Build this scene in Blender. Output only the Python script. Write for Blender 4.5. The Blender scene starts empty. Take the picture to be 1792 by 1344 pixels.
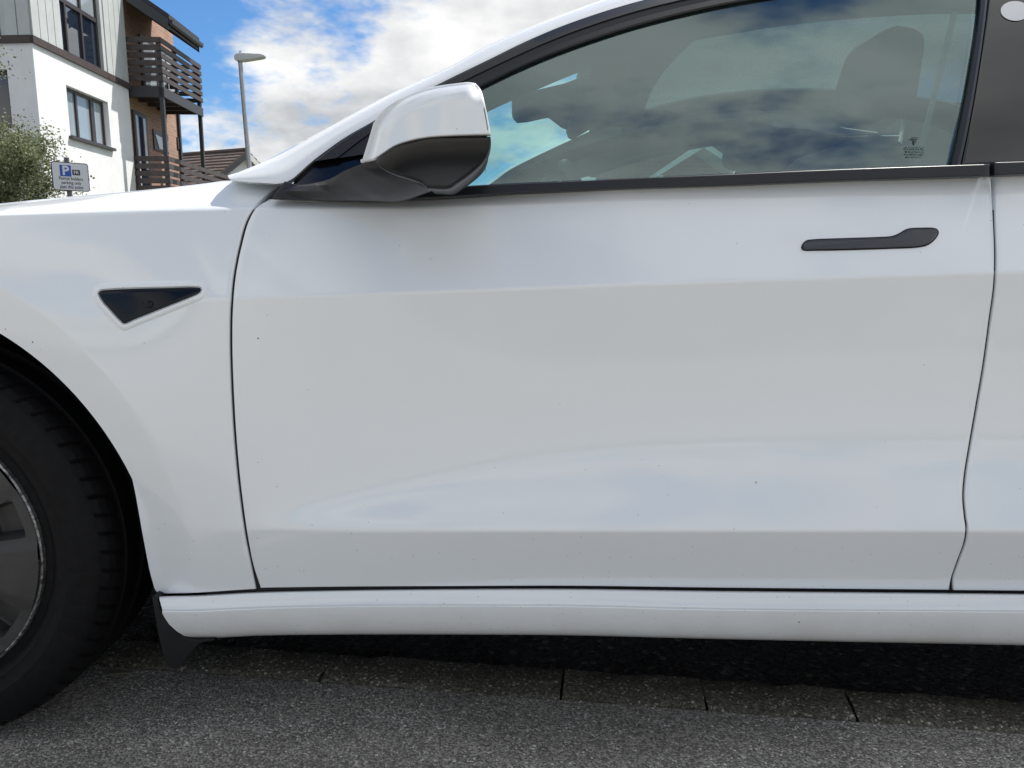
import bpy, bmesh, math, random
import numpy as np
from mathutils import Vector, Matrix
random.seed(7); rng = np.random.default_rng(7)
sc = bpy.context.scene
COL = sc.collection
R = math.radians

# ------------------------------------------------------------------ camera
F = 1346.0; CAM = np.array([0.0, -1.13, 0.80]); TH = math.atan(222/1346)
CT, ST = math.cos(TH), math.sin(TH)
cd = bpy.data.cameras.new('camera'); cam = bpy.data.objects.new('camera', cd); COL.objects.link(cam)
cam.location = CAM; cam.rotation_euler = (math.pi/2-TH, 0, 0)
cd.sensor_width = 36; cd.lens = 36*F/1792; cd.clip_end = 3000; cd.clip_start = 0.02
sc.camera = cam

# ------------------------------------------------------------------ light
SUN_EL = R(55); SUN_AZ = math.atan2(0.72, 0.69)      # azimuth from +Y towards +X
sd = Vector((math.sin(SUN_AZ)*math.cos(SUN_EL), math.cos(SUN_AZ)*math.cos(SUN_EL), math.sin(SUN_EL)))
sl = bpy.data.lights.new('sun', 'SUN'); sl.energy = 4.0; sl.angle = R(0.53); sl.color = (1, 0.96, 0.9)
so = bpy.data.objects.new('sun', sl); COL.objects.link(so); so.rotation_euler = sd.to_track_quat('Z', 'Y').to_euler()
so.location = (20, 20, 30)
sc.view_settings.view_transform = 'Standard'; sc.view_settings.look = 'None'
sc.view_settings.exposure = 0.56; sc.view_settings.gamma = 1; sc.view_settings.use_curve_mapping = False
try:
    sc.cycles.use_denoising = True
    sc.cycles.max_bounces = 6; sc.cycles.transparent_max_bounces = 12
    sc.cycles.sample_clamp_indirect = 6; sc.cycles.caustics_reflective = False; sc.cycles.caustics_refractive = False
except Exception: pass

W = bpy.data.worlds.new('World'); sc.world = W; W.use_nodes = True
nt = W.node_tree; nt.nodes.clear()
def N(t, nt_=None, **k):
    n = (nt_ or nt).nodes.new(t)
    for a, b in k.items():
        if a.startswith('i_'):
            key = a[2:]
            key = int(key) if key.isdigit() else key.replace('_', ' ')
            n.inputs[key].default_value = b
        else: setattr(n, a, b)
    return n
def L(a, b, nt_=None): (nt_ or nt).links.new(a, b)
CLOUD_OFF = (19.8, 16.9, 0.0); 
out = N('ShaderNodeOutputWorld'); bg = N('ShaderNodeBackground', i_Strength=0.1)
sky = N('ShaderNodeTexSky', sky_type='NISHITA', sun_disc=False, sun_elevation=SUN_EL, sun_rotation=SUN_AZ,
        air_density=1.0, dust_density=0.3, ozone_density=3.0)
tc = N('ShaderNodeTexCoord'); sx = N('ShaderNodeSeparateXYZ'); CLOUD_ROT = R(0)
vr = N('ShaderNodeVectorRotate', rotation_type='Z_AXIS'); vr.inputs['Angle'].default_value = CLOUD_ROT
L(tc.outputs['Generated'], vr.inputs['Vector']); L(vr.outputs[0], sx.inputs[0])
zz = N('ShaderNodeMath', operation='ABSOLUTE'); L(sx.outputs['Z'], zz.inputs[0])
za = N('ShaderNodeMath', operation='ADD', i_1=0.30); L(zz.outputs[0], za.inputs[0])
dx = N('ShaderNodeMath', operation='DIVIDE'); L(sx.outputs['X'], dx.inputs[0]); L(za.outputs[0], dx.inputs[1])
dy = N('ShaderNodeMath', operation='DIVIDE'); L(sx.outputs['Y'], dy.inputs[0]); L(za.outputs[0], dy.inputs[1])
cv = N('ShaderNodeCombineXYZ'); L(dx.outputs[0], cv.inputs[0]); L(dy.outputs[0], cv.inputs[1])
ca = N('ShaderNodeVectorMath', operation='ADD'); L(cv.outputs[0], ca.inputs[0]); ca.inputs[1].default_value = CLOUD_OFF
n1 = N('ShaderNodeTexNoise', i_Scale=1.5, i_Detail=6.0, i_Roughness=0.56, i_Distortion=0.0); L(ca.outputs[0], n1.inputs['Vector'])
mr = N('ShaderNodeMapRange', interpolation_type='SMOOTHSTEP', i_1=0.42, i_2=0.505); L(n1.outputs['Fac'], mr.inputs[0])
n2 = N('ShaderNodeTexNoise', i_Scale=2.6, i_Detail=5.0, i_Roughness=0.55); L(ca.outputs[0], n2.inputs['Vector'])
cr = N('ShaderNodeValToRGB'); L(n2.outputs['Fac'], cr.inputs[0])
cr.color_ramp.elements[0].position = 0.36; cr.color_ramp.elements[0].color = (0.38, 0.395, 0.415, 1)
cr.color_ramp.elements[1].position = 0.60; cr.color_ramp.elements[1].color = (0.69, 0.69, 0.685, 1)
hs = N('ShaderNodeMix', data_type='RGBA', blend_type='MULTIPLY'); hs.inputs['Factor'].default_value = 1.0
L(sky.outputs[0], hs.inputs['A']); hs.inputs['B'].default_value = (0.46, 0.71, 0.93, 1)
sc10 = N('ShaderNodeVectorMath', operation='SCALE'); sc10.inputs['Scale'].default_value = 10.0; L(cr.outputs[0], sc10.inputs[0])
mx = N('ShaderNodeMix', data_type='RGBA'); L(mr.outputs[0], mx.inputs['Factor']); L(hs.outputs['Result'], mx.inputs['A']); L(sc10.outputs[0], mx.inputs['B'])
L(mx.outputs['Result'], bg.inputs['Color']); L(bg.outputs[0], out.inputs[0])

# ------------------------------------------------------------------ materials
MAT = {}
def mat(name, col, rough=0.5, metal=0.0, coat=0.0, spec=0.5, coat_rough=0.03, noise=None, bump=None, sheen=0):
    m = bpy.data.materials.new(name); m.use_nodes = True; t = m.node_tree; b = t.nodes['Principled BSDF']
    b.inputs['Base Color'].default_value = (*col, 1); b.inputs['Roughness'].default_value = rough
    b.inputs['Metallic'].default_value = metal; b.inputs['Coat Weight'].default_value = coat
    b.inputs['Coat Roughness'].default_value = coat_rough; b.inputs['Specular IOR Level'].default_value = spec
    co = t.nodes.new('ShaderNodeTexCoord')
    if noise:                                         # (scale, amount)
        n = N('ShaderNodeTexNoise', t, i_Scale=noise[0], i_Detail=6.0, i_Roughness=0.6); L(co.outputs['Object'], n.inputs['Vector'], t)
        r = N('ShaderNodeValToRGB', t); L(n.outputs['Fac'], r.inputs[0], t)
        a = noise[1]
        r.color_ramp.elements[0].position = 0.3; r.color_ramp.elements[0].color = (*[c*(1-a) for c in col], 1)
        r.color_ramp.elements[1].position = 0.7; r.color_ramp.elements[1].color = (*[min(1, c*(1+a)) for c in col], 1)
        L(r.outputs[0], b.inputs['Base Color'], t)
    if bump:                                          # (scale, strength, distance)
        n = N('ShaderNodeTexNoise', t, i_Scale=bump[0], i_Detail=4.0); L(co.outputs['Object'], n.inputs['Vector'], t)
        bp = N('ShaderNodeBump', t, i_Strength=bump[1], i_Distance=bump[2]); L(n.outputs['Fac'], bp.inputs['Height'], t)
        L(bp.outputs[0], b.inputs['Normal'], t)
    MAT[name] = m; return m
mat('black_gloss', (0.005, 0.0055, 0.007), 0.05, coat=0.5)
mat('black_lens', (0.006, 0.008, 0.012), 0.12, spec=0.25)
mat('handle_grey', (0.028, 0.033, 0.043), 0.3, coat=0.3)
mat('black_satin', (0.009, 0.010, 0.013), 0.33, bump=(900, 0.05, 0.0004))
mat('mirror_plastic', (0.007, 0.0075, 0.009), 0.3, spec=0.55, bump=(900, 0.04, 0.0004))
mat('black_plastic', (0.009, 0.0095, 0.011), 0.55, spec=0.3, bump=(600, 0.15, 0.0005))
mat('rubber', (0.0062, 0.0062, 0.007), 0.6, spec=0.15, noise=(60, 0.35))
mat('gap_shade', (0.01, 0.01, 0.011), 0.8)  # near-black, the shade in the body gaps put into colour
mat('underbody', (0.012, 0.012, 0.013), 0.85)
mat('rim_edge', (0.26, 0.26, 0.26), 0.45, metal=0.8, noise=(140, 0.9))
mat('cover', (0.035, 0.034, 0.034), 0.5, noise=(25, 0.2))
mat('pocket', (0.012, 0.012, 0.013), 0.6)
mat('disc_metal', (0.22, 0.21, 0.2), 0.45, metal=0.7, noise=(40, 0.3))
mat('interior_dark', (0.03, 0.031, 0.034), 0.75, noise=(80, 0.2))
mat('interior_grey', (0.11, 0.115, 0.12), 0.8, noise=(80, 0.12))
mat('chrome', (0.6, 0.6, 0.62), 0.15, metal=1.0)
mat('pale_disc', (0.38, 0.40, 0.43), 0.4, coat=0.5)
mat('render_white', (0.80, 0.81, 0.82), 0.9, noise=(3, 0.05), bump=(60, 0.25, 0.01))
mat('cladding', (0.50, 0.53, 0.53), 0.7, noise=(2.5, 0.08))
mat('brown_trim', (0.055, 0.040, 0.038), 0.6, noise=(4, 0.25))
mat('frame_brown', (0.045, 0.038, 0.042), 0.45)
mat('slat_brown', (0.060, 0.048, 0.048), 0.6, noise=(8, 0.3))
mat('steel_dark', (0.035, 0.038, 0.045), 0.5)
mat('pane_dark', (0.015, 0.025, 0.045), 0.04, coat=1.0)
mat('pane_blind', (0.30, 0.35, 0.38), 0.25, coat=1.0)
mat('white_frame', (0.75, 0.76, 0.76), 0.4)
mat('galv', (0.42, 0.44, 0.46), 0.5, metal=0.4, noise=(12, 0.12))
mat('lamp_head', (0.55, 0.57, 0.58), 0.45)
mat('sign_white', (0.75, 0.76, 0.77), 0.4); mat('sign_black', (0.02, 0.02, 0.022), 0.45)
mat('sign_blue', (0.012, 0.10, 0.45), 0.4); mat('post_grey', (0.12, 0.13, 0.13), 0.6)
mat('roof_tile', (0.10, 0.075, 0.065), 0.85, noise=(3, 0.3)); mat('roof_dark', (0.03, 0.032, 0.038), 0.7)
mat('bark', (0.11, 0.09, 0.07), 0.9, noise=(20, 0.4))
mat('kerb_mortar', (0.03, 0.03, 0.03), 0.9)
mat('leaf_dry', (0.16, 0.14, 0.10), 0.8)
mat('litter', (0.03, 0.028, 0.02), 0.9, noise=(90, 0.7))
mat('grit', (0.36, 0.34, 0.31), 0.9, noise=(120, 0.7))
mat('etch', (0.07, 0.09, 0.09), 0.8, spec=0.1)
mat('paving_pale', (0.36, 0.345, 0.31), 0.9, noise=(2, 0.15))
mat('reflection_grey', (0.3, 0.31, 0.32), 0.8)  # pale grey that paints in a glass-edge reflection
mat('garden_grass', (0.12, 0.13, 0.08), 0.95, noise=(3, 0.3))

def paint():
    m = bpy.data.materials.new('white_paint'); m.use_nodes = True; t = m.node_tree; b = t.nodes['Principled BSDF']; MAT['paint'] = m
    b.inputs['Roughness'].default_value = 0.42; b.inputs['Coat Weight'].default_value = 1.0; b.inputs['Coat Roughness'].default_value = 0.025
    b.inputs['Coat IOR'].default_value = 1.7
    co = N('ShaderNodeNewGeometry', t)
    # faint road film, thicker in blotches low on the body, and a few dark specks
    n = N('ShaderNodeTexNoise', t, i_Scale=7.0, i_Detail=8.0, i_Roughness=0.65); L(co.outputs['Position'], n.inputs['Vector'], t)
    sp = N('ShaderNodeSeparateXYZ', t); L(co.outputs['Position'], sp.inputs[0], t)
    h = N('ShaderNodeMapRange', t, i_1=0.18, i_2=0.275, i_3=1.0, i_4=0.0); L(sp.outputs['Z'], h.inputs[0], t)
    r = N('ShaderNodeMapRange', t, i_1=0.35, i_2=0.75, i_3=0.3, i_4=0.9); L(n.outputs['Fac'], r.inputs[0], t)
    mu = N('ShaderNodeMath', t, operation='MULTIPLY'); L(h.outputs[0], mu.inputs[0], t); L(r.outputs[0], mu.inputs[1], t)
    mixa = N('ShaderNodeMix', t, data_type='RGBA'); L(mu.outputs[0], mixa.inputs['Factor'], t)
    mixa.inputs['A'].default_value = (0.805, 0.835, 0.86, 1); mixa.inputs['B'].default_value = (0.52, 0.49, 0.43, 1)
    v = N('ShaderNodeTexVoronoi', t, i_Scale=24.0); L(co.outputs['Position'], v.inputs['Vector'], t)
    vc = N('ShaderNodeSeparateColor', t); L(v.outputs['Color'], vc.inputs[0], t)
    lt = N('ShaderNodeMath', t, operation='LESS_THAN', i_1=0.032); L(v.outputs['Distance'], lt.inputs[0], t)
    gt = N('ShaderNodeMath', t, operation='GREATER_THAN', i_1=0.93); L(vc.outputs[0], gt.inputs[0], t)
    an = N('ShaderNodeMath', t, operation='MULTIPLY'); L(lt.outputs[0], an.inputs[0], t); L(gt.outputs[0], an.inputs[1], t)
    mixb = N('ShaderNodeMix', t, data_type='RGBA'); L(an.outputs[0], mixb.inputs['Factor'], t); L(mixa.outputs['Result'], mixb.inputs['A'], t)
    mixb.inputs['B'].default_value = (0.08, 0.07, 0.06, 1)
    sn = N('ShaderNodeTexVoronoi', t, i_Scale=150.0); L(co.outputs['Position'], sn.inputs['Vector'], t)
    ssc = N('ShaderNodeSeparateColor', t); L(sn.outputs['Color'], ssc.inputs[0], t)
    thr = N('ShaderNodeMapRange', t, i_1=0.2, i_2=0.5, i_3=0.90, i_4=0.995); L(sp.outputs['Z'], thr.inputs[0], t)
    s1 = N('ShaderNodeMath', t, operation='GREATER_THAN'); L(ssc.outputs[0], s1.inputs[0], t); L(thr.outputs[0], s1.inputs[1], t)
    s2 = N('ShaderNodeMath', t, operation='LESS_THAN', i_1=0.16); L(sn.outputs['Distance'], s2.inputs[0], t)
    s3 = N('ShaderNodeMath', t, operation='MULTIPLY'); L(s1.outputs[0], s3.inputs[0], t); L(s2.outputs[0], s3.inputs[1], t)
    s4 = N('ShaderNodeMath', t, operation='MULTIPLY', i_1=0.45); L(s3.outputs[0], s4.inputs[0], t)
    mixc = N('ShaderNodeMix', t, data_type='RGBA'); L(s4.outputs[0], mixc.inputs['Factor'], t); L(mixb.outputs['Result'], mixc.inputs['A'], t); mixc.inputs['B'].default_value = (0.25, 0.22, 0.18, 1)
    L(mixc.outputs['Result'], b.inputs['Base Color'], t)
    dn = N('ShaderNodeTexNoise', t, i_Scale=3.5, i_Detail=9.0, i_Roughness=0.7, i_Distortion=0.6); L(co.outputs['Position'], dn.inputs['Vector'], t)
    dr = N('ShaderNodeMapRange', t, i_1=0.35, i_2=0.7, i_3=0.006, i_4=0.035); L(dn.outputs['Fac'], dr.inputs[0], t); L(dr.outputs[0], b.inputs['Coat Roughness'], t)
    op = N('ShaderNodeTexNoise', t, i_Scale=260.0, i_Detail=2.0); L(co.outputs['Position'], op.inputs['Vector'], t)
    obp = N('ShaderNodeBump', t, i_Strength=0.05, i_Distance=0.0006); L(op.outputs['Fac'], obp.inputs['Height'], t); L(obp.outputs[0], b.inputs['Coat Normal'], t)
paint()

def glass(name, tint, ior=1.65, rough=0.0, dust=0.0, dustscale=300, power=5.0):
    m = bpy.data.materials.new(name); m.use_nodes = True; t = m.node_tree; t.nodes.clear(); MAT[name] = m
    o = N('ShaderNodeOutputMaterial', t); tr = N('ShaderNodeBsdfTransparent', t); tr.inputs[0].default_value = (*tint, 1)
    gl = N('ShaderNodeBsdfGlossy', t, i_Roughness=rough); gl.inputs[0].default_value = (0.80, 0.98, 0.97, 1)
    lw = N('ShaderNodeLayerWeight', t); pw_ = N('ShaderNodeMath', t, operation='POWER', i_1=power); L(lw.outputs['Facing'], pw_.inputs[0], t)
    fr = N('ShaderNodeMapRange', t, i_3=((ior-1)/(ior+1))**2, i_4=1.0); L(pw_.outputs[0], fr.inputs[0], t); mi = N('ShaderNodeMixShader', t)
    L(fr.outputs[0], mi.inputs[0], t); L(tr.outputs[0], mi.inputs[1], t); L(gl.outputs[0], mi.inputs[2], t)
    if dust:
        di = N('ShaderNodeBsdfDiffuse', t); di.inputs[0].default_value = (0.5, 0.52, 0.5, 1)
        co = N('ShaderNodeNewGeometry', t); n = N('ShaderNodeTexNoise', t, i_Scale=dustscale, i_Detail=5.0); L(co.outputs['Position'], n.inputs['Vector'], t)
        mr_ = N('ShaderNodeMapRange', t, i_1=0.35, i_2=0.7, i_3=dust*0.3, i_4=dust*1.6); L(n.outputs['Fac'], mr_.inputs[0], t)
        m2 = N('ShaderNodeMixShader', t); L(mr_.outputs[0], m2.inputs[0], t); L(mi.outputs[0], m2.inputs[1], t); L(di.outputs[0], m2.inputs[2], t)
        L(m2.outputs[0], o.inputs[0], t)
    else: L(mi.outputs[0], o.inputs[0], t)
glass('glass_side', (0.52, 0.73, 0.70), 2.5, dust=0.012, dustscale=12)
glass('glass_screen', (0.68, 0.88, 0.86), 1.4, dust=0.02, dustscale=30, power=9)
glass('glass_roof', (0.11, 0.145, 0.145), 1.4, dust=0.13, dustscale=160, power=9)
glass('glass_dark', (0.18, 0.19, 0.21), 1.6)

def brick_mat(name, c1, c2, mortar, scale=1.0):
    m = bpy.data.materials.new(name); m.use_nodes = True; t = m.node_tree; b = t.nodes['Principled BSDF']; MAT[name] = m
    b.inputs['Roughness'].default_value = 0.9
    co = N('ShaderNodeTexCoord', t); sp = N('ShaderNodeSeparateXYZ', t); L(co.outputs['Object'], sp.inputs[0], t)
    ad = N('ShaderNodeMath', t, operation='ADD'); L(sp.outputs['X'], ad.inputs[0], t); L(sp.outputs['Y'], ad.inputs[1], t)
    cb = N('ShaderNodeCombineXYZ', t); L(ad.outputs[0], cb.inputs[0], t); L(sp.outputs['Z'], cb.inputs[1], t)
    br = N('ShaderNodeTexBrick', t, i_Scale=1.0); L(cb.outputs[0], br.inputs['Vector'], t)
    br.inputs['Brick Width'].default_value = 0.225*scale; br.inputs['Row Height'].default_value = 0.075*scale
    br.inputs['Mortar Size'].default_value = 0.006*scale; br.inputs['Bias'].default_value = 0.0
    br.inputs['Color1'].default_value = (*c1, 1); br.inputs['Color2'].default_value = (*c2, 1); br.inputs['Mortar'].default_value = (*mortar, 1)
    n = N('ShaderNodeTexNoise', t, i_Scale=1.2, i_Detail=5.0); L(co.outputs['Object'], n.inputs['Vector'], t)
    mr_ = N('ShaderNodeMapRange', t, i_3=0.75, i_4=1.25); L(n.outputs['Fac'], mr_.inputs[0], t)
    vm = N('ShaderNodeVectorMath', t, operation='SCALE'); L(br.outputs['Color'], vm.inputs[0], t); L(mr_.outputs[0], vm.inputs['Scale'], t)
    L(vm.outputs[0], b.inputs['Base Color'], t)
    bp = N('ShaderNodeBump', t, i_Strength=0.5, i_Distance=0.01); bp.invert = True; L(br.outputs['Fac'], bp.inputs['Height'], t); L(bp.outputs[0], b.inputs['Normal'], t)
brick_mat('brick_red', (0.44, 0.26, 0.185), (0.35, 0.195, 0.14), (0.42, 0.37, 0.32))
brick_mat('brick_brown', (0.26, 0.14, 0.09), (0.19, 0.10, 0.07), (0.26, 0.23, 0.2))

def asphalt(name, base, chip, vscale, frac, bumpd):
    m = bpy.data.materials.new(name); m.use_nodes = True; t = m.node_tree; b = t.nodes['Principled BSDF']; MAT[name] = m
    b.inputs['Roughness'].default_value = 0.8
    co = N('ShaderNodeNewGeometry', t)
    v = N('ShaderNodeTexVoronoi', t, i_Scale=vscale); L(co.outputs['Position'], v.inputs['Vector'], t)
    spc = N('ShaderNodeSeparateColor', t); L(v.outputs['Color'], spc.inputs[0], t)
    rp = N('ShaderNodeValToRGB', t); L(spc.outputs[0], rp.inputs[0], t); e = rp.color_ramp.elements
    e[0].position = 0.0; e[0].color = (*[c*0.45 for c in base], 1); e[1].position = 1.0; e[1].color = (*chip, 1)
    x = e.new(0.5); x.color = (*base, 1); x = e.new(1-frac); x.color = (*[c*1.9 for c in base], 1)
    vb = N('ShaderNodeTexVoronoi', t, i_Scale=vscale*.42); L(co.outputs['Position'], vb.inputs['Vector'], t)
    sb_ = N('ShaderNodeSeparateColor', t); L(vb.outputs['Color'], sb_.inputs[0], t); g1 = N('ShaderNodeMath', t, operation='GREATER_THAN', i_1=0.965); L(sb_.outputs[1], g1.inputs[0], t)
    g2 = N('ShaderNodeMath', t, operation='LESS_THAN', i_1=0.33); L(vb.outputs['Distance'], g2.inputs[0], t); g3 = N('ShaderNodeMath', t, operation='MULTIPLY'); L(g1.outputs[0], g3.inputs[0], t); L(g2.outputs[0], g3.inputs[1], t)
    mxc = N('ShaderNodeMix', t, data_type='RGBA'); L(g3.outputs[0], mxc.inputs['Factor'], t); L(rp.outputs[0], mxc.inputs['A'], t); mxc.inputs['B'].default_value = (*chip, 1)
    n = N('ShaderNodeTexNoise', t, i_Scale=2.2, i_Detail=6.0, i_Roughness=0.6); L(co.outputs['Position'], n.inputs['Vector'], t)
    mr_ = N('ShaderNodeMapRange', t, i_1=0.3, i_2=0.7, i_3=0.62, i_4=1.35); L(n.outputs['Fac'], mr_.inputs[0], t)
    vm = N('ShaderNodeVectorMath', t, operation='SCALE'); L(mxc.outputs['Result'], vm.inputs[0], t); L(mr_.outputs[0], vm.inputs['Scale'], t)
    L(vm.outputs[0], b.inputs['Base Color'], t)
    v2 = N('ShaderNodeTexVoronoi', t, i_Scale=vscale); L(co.outputs['Position'], v2.inputs['Vector'], t)
    bp = N('ShaderNodeBump', t, i_Strength=0.9, i_Distance=bumpd); bp.invert = True; L(v2.outputs['Distance'], bp.inputs['Height'], t); L(bp.outputs[0], b.inputs['Normal'], t)
asphalt('pavement_asphalt', (0.25, 0.238, 0.215), (0.78, 0.75, 0.70), 300, 0.05, 0.003)
asphalt('road_asphalt', (0.03, 0.03, 0.032), (0.16, 0.155, 0.14), 90, 0.08, 0.008)
asphalt('kerb_concrete', (0.085, 0.078, 0.060), (0.45, 0.42, 0.34), 260, 0.07, 0.0015)
def leafmat(name, c1, c2):
    m = bpy.data.materials.new(name); m.use_nodes = True; t = m.node_tree; b = t.nodes['Principled BSDF']; MAT[name] = m
    gi = N('ShaderNodeNewGeometry', t); r = N('ShaderNodeValToRGB', t); L(gi.outputs['Random Per Island'], r.inputs[0], t)
    r.color_ramp.elements[0].color = (*c1, 1); r.color_ramp.elements[1].color = (*c2, 1)
    L(r.outputs[0], b.inputs['Base Color'], t); b.inputs['Roughness'].default_value = 0.5
    b.inputs['Subsurface Weight'].default_value = 0.0
    tl = N('ShaderNodeBsdfTranslucent', t); L(r.outputs[0], tl.inputs[0], t)
    ms = N('ShaderNodeMixShader', t, i_0=0.3); L(b.outputs[0], ms.inputs[1], t); L(tl.outputs[0], ms.inputs[2], t)
    L(ms.outputs[0], t.nodes['Material Output'].inputs[0], t)
leafmat('leaf_green', (0.11, 0.13, 0.06), (0.32, 0.36, 0.20))

# ------------------------------------------------------------------ helpers
ORG = {}                                              # world origin of each parent (rotation-free ones)
def link(o, parent=None, kind=None):
    COL.objects.link(o)
    if parent is not None: o.parent = parent
    if kind: o['kind'] = kind
    return o
def empty(name, loc, label, cat, rz=0, group=None):
    o = bpy.data.objects.new(name, None); COL.objects.link(o); o.location = loc; o.rotation_euler = (0, 0, rz)
    o['label'] = label; o['category'] = cat
    if group: o['group'] = group
    ORG[o.name] = np.array(loc, float); return o
def tag(o, label, cat, group=None):
    o['label'] = label; o['category'] = cat
    if group: o['group'] = group
    return o
def mesh_obj(name, verts, faces, m, parent=None, smooth=False, kind=None, local=False, sharp=None):
    v = np.asarray(verts, float)
    if parent is not None and not local: v = v - ORG.get(parent.name, np.zeros(3))
    me = bpy.data.meshes.new(name); me.from_pydata(v.tolist(), [], faces)
    me.materials.append(MAT[m]); me.update()
    if smooth:
        me.polygons.foreach_set('use_smooth', [True]*len(me.polygons))
        if sharp: me.set_sharp_from_angle(angle=R(sharp))
    o = bpy.data.objects.new(name, me); link(o, parent, kind)
    if parent is not None and not local: ORG[o.name] = ORG.get(parent.name, np.zeros(3))
    return o
class MB:
    def __init__(s): s.v = []; s.f = []
    def add(s, v, f):
        k = len(s.v); s.v += [tuple(p) for p in v]; s.f += [tuple(i+k for i in q) for q in f]; return s
    def box(s, x0, x1, y0, y1, z0, z1):
        return s.add([(x0,y0,z0),(x1,y0,z0),(x1,y1,z0),(x0,y1,z0),(x0,y0,z1),(x1,y0,z1),(x1,y1,z1),(x0,y1,z1)],
              [(0,3,2,1),(4,5,6,7),(0,1,5,4),(1,2,6,5),(2,3,7,6),(3,0,4,7)])
    def prism(s, poly, a, b, axis='y'):                # poly 2D, extruded along an axis
        n = len(poly)
        def P(p, t): return (p[0], t, p[1]) if axis == 'y' else ((t, p[0], p[1]) if axis == 'x' else (p[0], p[1], t))
        v = [P(p, a) for p in poly]+[P(p, b) for p in poly]
        f = [tuple(range(n)), tuple(range(2*n-1, n-1, -1))]+[(i, (i+1) % n, n+(i+1) % n, n+i) for i in range(n)]
        return s.add(v, f)
    def tube(s, p, q, r0, r1=None, n=12):
        r1 = r0 if r1 is None else r1; p = Vector(p); q = Vector(q); d = (q-p).normalized()
        u = d.orthogonal().normalized(); w = d.cross(u)
        v = [p+(u*math.cos(2*math.pi*i/n)+w*math.sin(2*math.pi*i/n))*r0 for i in range(n)]
        v += [q+(u*math.cos(2*math.pi*i/n)+w*math.sin(2*math.pi*i/n))*r1 for i in range(n)]
        f = [(i, (i+1) % n, n+(i+1) % n, n+i) for i in range(n)]+[tuple(range(n-1, -1, -1)), tuple(range(n, 2*n))]
        return s.add(v, f)
    def build(s, name, m, parent=None, bevel=0, seg=2, local=True, smooth=False, kind=None):
        o = mesh_obj(name, s.v, s.f, m, parent, local=local, kind=kind)
        bm = bmesh.new(); bm.from_mesh(o.data)
        bmesh.ops.recalc_face_normals(bm, faces=bm.faces)
        if bevel: bmesh.ops.bevel(bm, geom=bm.edges[:], offset=bevel, segments=seg, profile=0.6, affect='EDGES', clamp_overlap=True)
        bm.to_mesh(o.data); bm.free()
        if smooth or bevel:
            o.data.polygons.foreach_set('use_smooth', [True]*len(o.data.polygons)); o.data.set_sharp_from_angle(angle=R(38))
        return o
def sstep(a, b, x):
    t = np.clip((x-a)/(b-a), 0, 1); return t*t*(3-2*t)
def rays(p):
    p = np.asarray(p, float); a = (p[:, 0]-896)/F; b = (672-p[:, 1])/F
    return np.stack([a, b*ST+CT, b*CT-ST], 1)
def onsurf(p, surf, off=0.0):                          # where the sight lines of the photograph meet a surface y = surf(x, z)
    d = rays(p); y = np.zeros(len(d))
    for _ in range(40):
        t = (y-CAM[1])/d[:, 1]; q = CAM+d*t[:, None]; y = 0.5*y+0.5*(surf(q[:, 0], q[:, 2])+off)
    t = (y-CAM[1])/d[:, 1]; return CAM+d*t[:, None]
def atY(px, py, y): d = rays([(px, py)])[0]; return CAM+d*((y-CAM[1])/d[1])
def atZ(px, py, z): d = rays([(px, py)])[0]; return CAM+d*((z-CAM[2])/d[2])
def catmull(P, k=12):
    P = np.asarray(P, float)
    if len(P) < 3: return P
    Q = np.vstack([2*P[0]-P[1], P, 2*P[-1]-P[-2]]); o = []
    for i in range(1, len(Q)-2):
        p0, p1, p2, p3 = Q[i-1], Q[i], Q[i+1], Q[i+2]
        d1, d2, d3 = [max(1e-9, np.linalg.norm(b-a)**0.5) for a, b in ((p0, p1), (p1, p2), (p2, p3))]
        m1 = (p2-p1)+d2*((p1-p0)/d1-(p2-p0)/(d1+d2)); m2 = (p2-p1)+d2*((p3-p2)/d3-(p3-p1)/(d2+d3))
        for t in np.linspace(0, 1, k, endpoint=False):
            o.append((2*t**3-3*t**2+1)*p1+(t**3-2*t**2+t)*m1+(-2*t**3+3*t**2)*p2+(t**3-t**2)*m2)
    o.append(P[-1]); return np.array(o)
def resample(P, n):
    P = np.asarray(P, float); s = np.r_[0, np.cumsum(np.linalg.norm(np.diff(P, axis=0), axis=1))]
    t = np.linspace(0, s[-1], n); return np.stack([np.interp(t, s, P[:, k]) for k in range(P.shape[1])], 1)
def curve(px, surf, n, off=0.0, smooth=True):          # photographed edge -> n points on the surface (x, y, z)
    p = catmull(px) if smooth else np.asarray(px, float)
    p = resample(p, 400); return resample(onsurf(p, surf, off), n)
def coons(bot, top, left, right):                      # 2D edges, bottom/top left->right, left/right bottom->top
    nu, nv = len(bot), len(left); s = np.linspace(0, 1, nu)[None, :, None]; t = np.linspace(0, 1, nv)[:, None, None]
    g = (1-t)*bot[None]+t*top[None]+(1-s)*left[:, None]+s*right[:, None]
    g -= (1-s)*(1-t)*bot[0]+s*(1-t)*bot[-1]+(1-s)*t*top[0]+s*t*top[-1]
    return g                                           # nv x nu x 2
def grid_faces(nv, nu, k=0): return [(k+j*nu+i, k+j*nu+i+1, k+(j+1)*nu+i+1, k+(j+1)*nu+i) for j in range(nv-1) for i in range(nu-1)]
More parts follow.
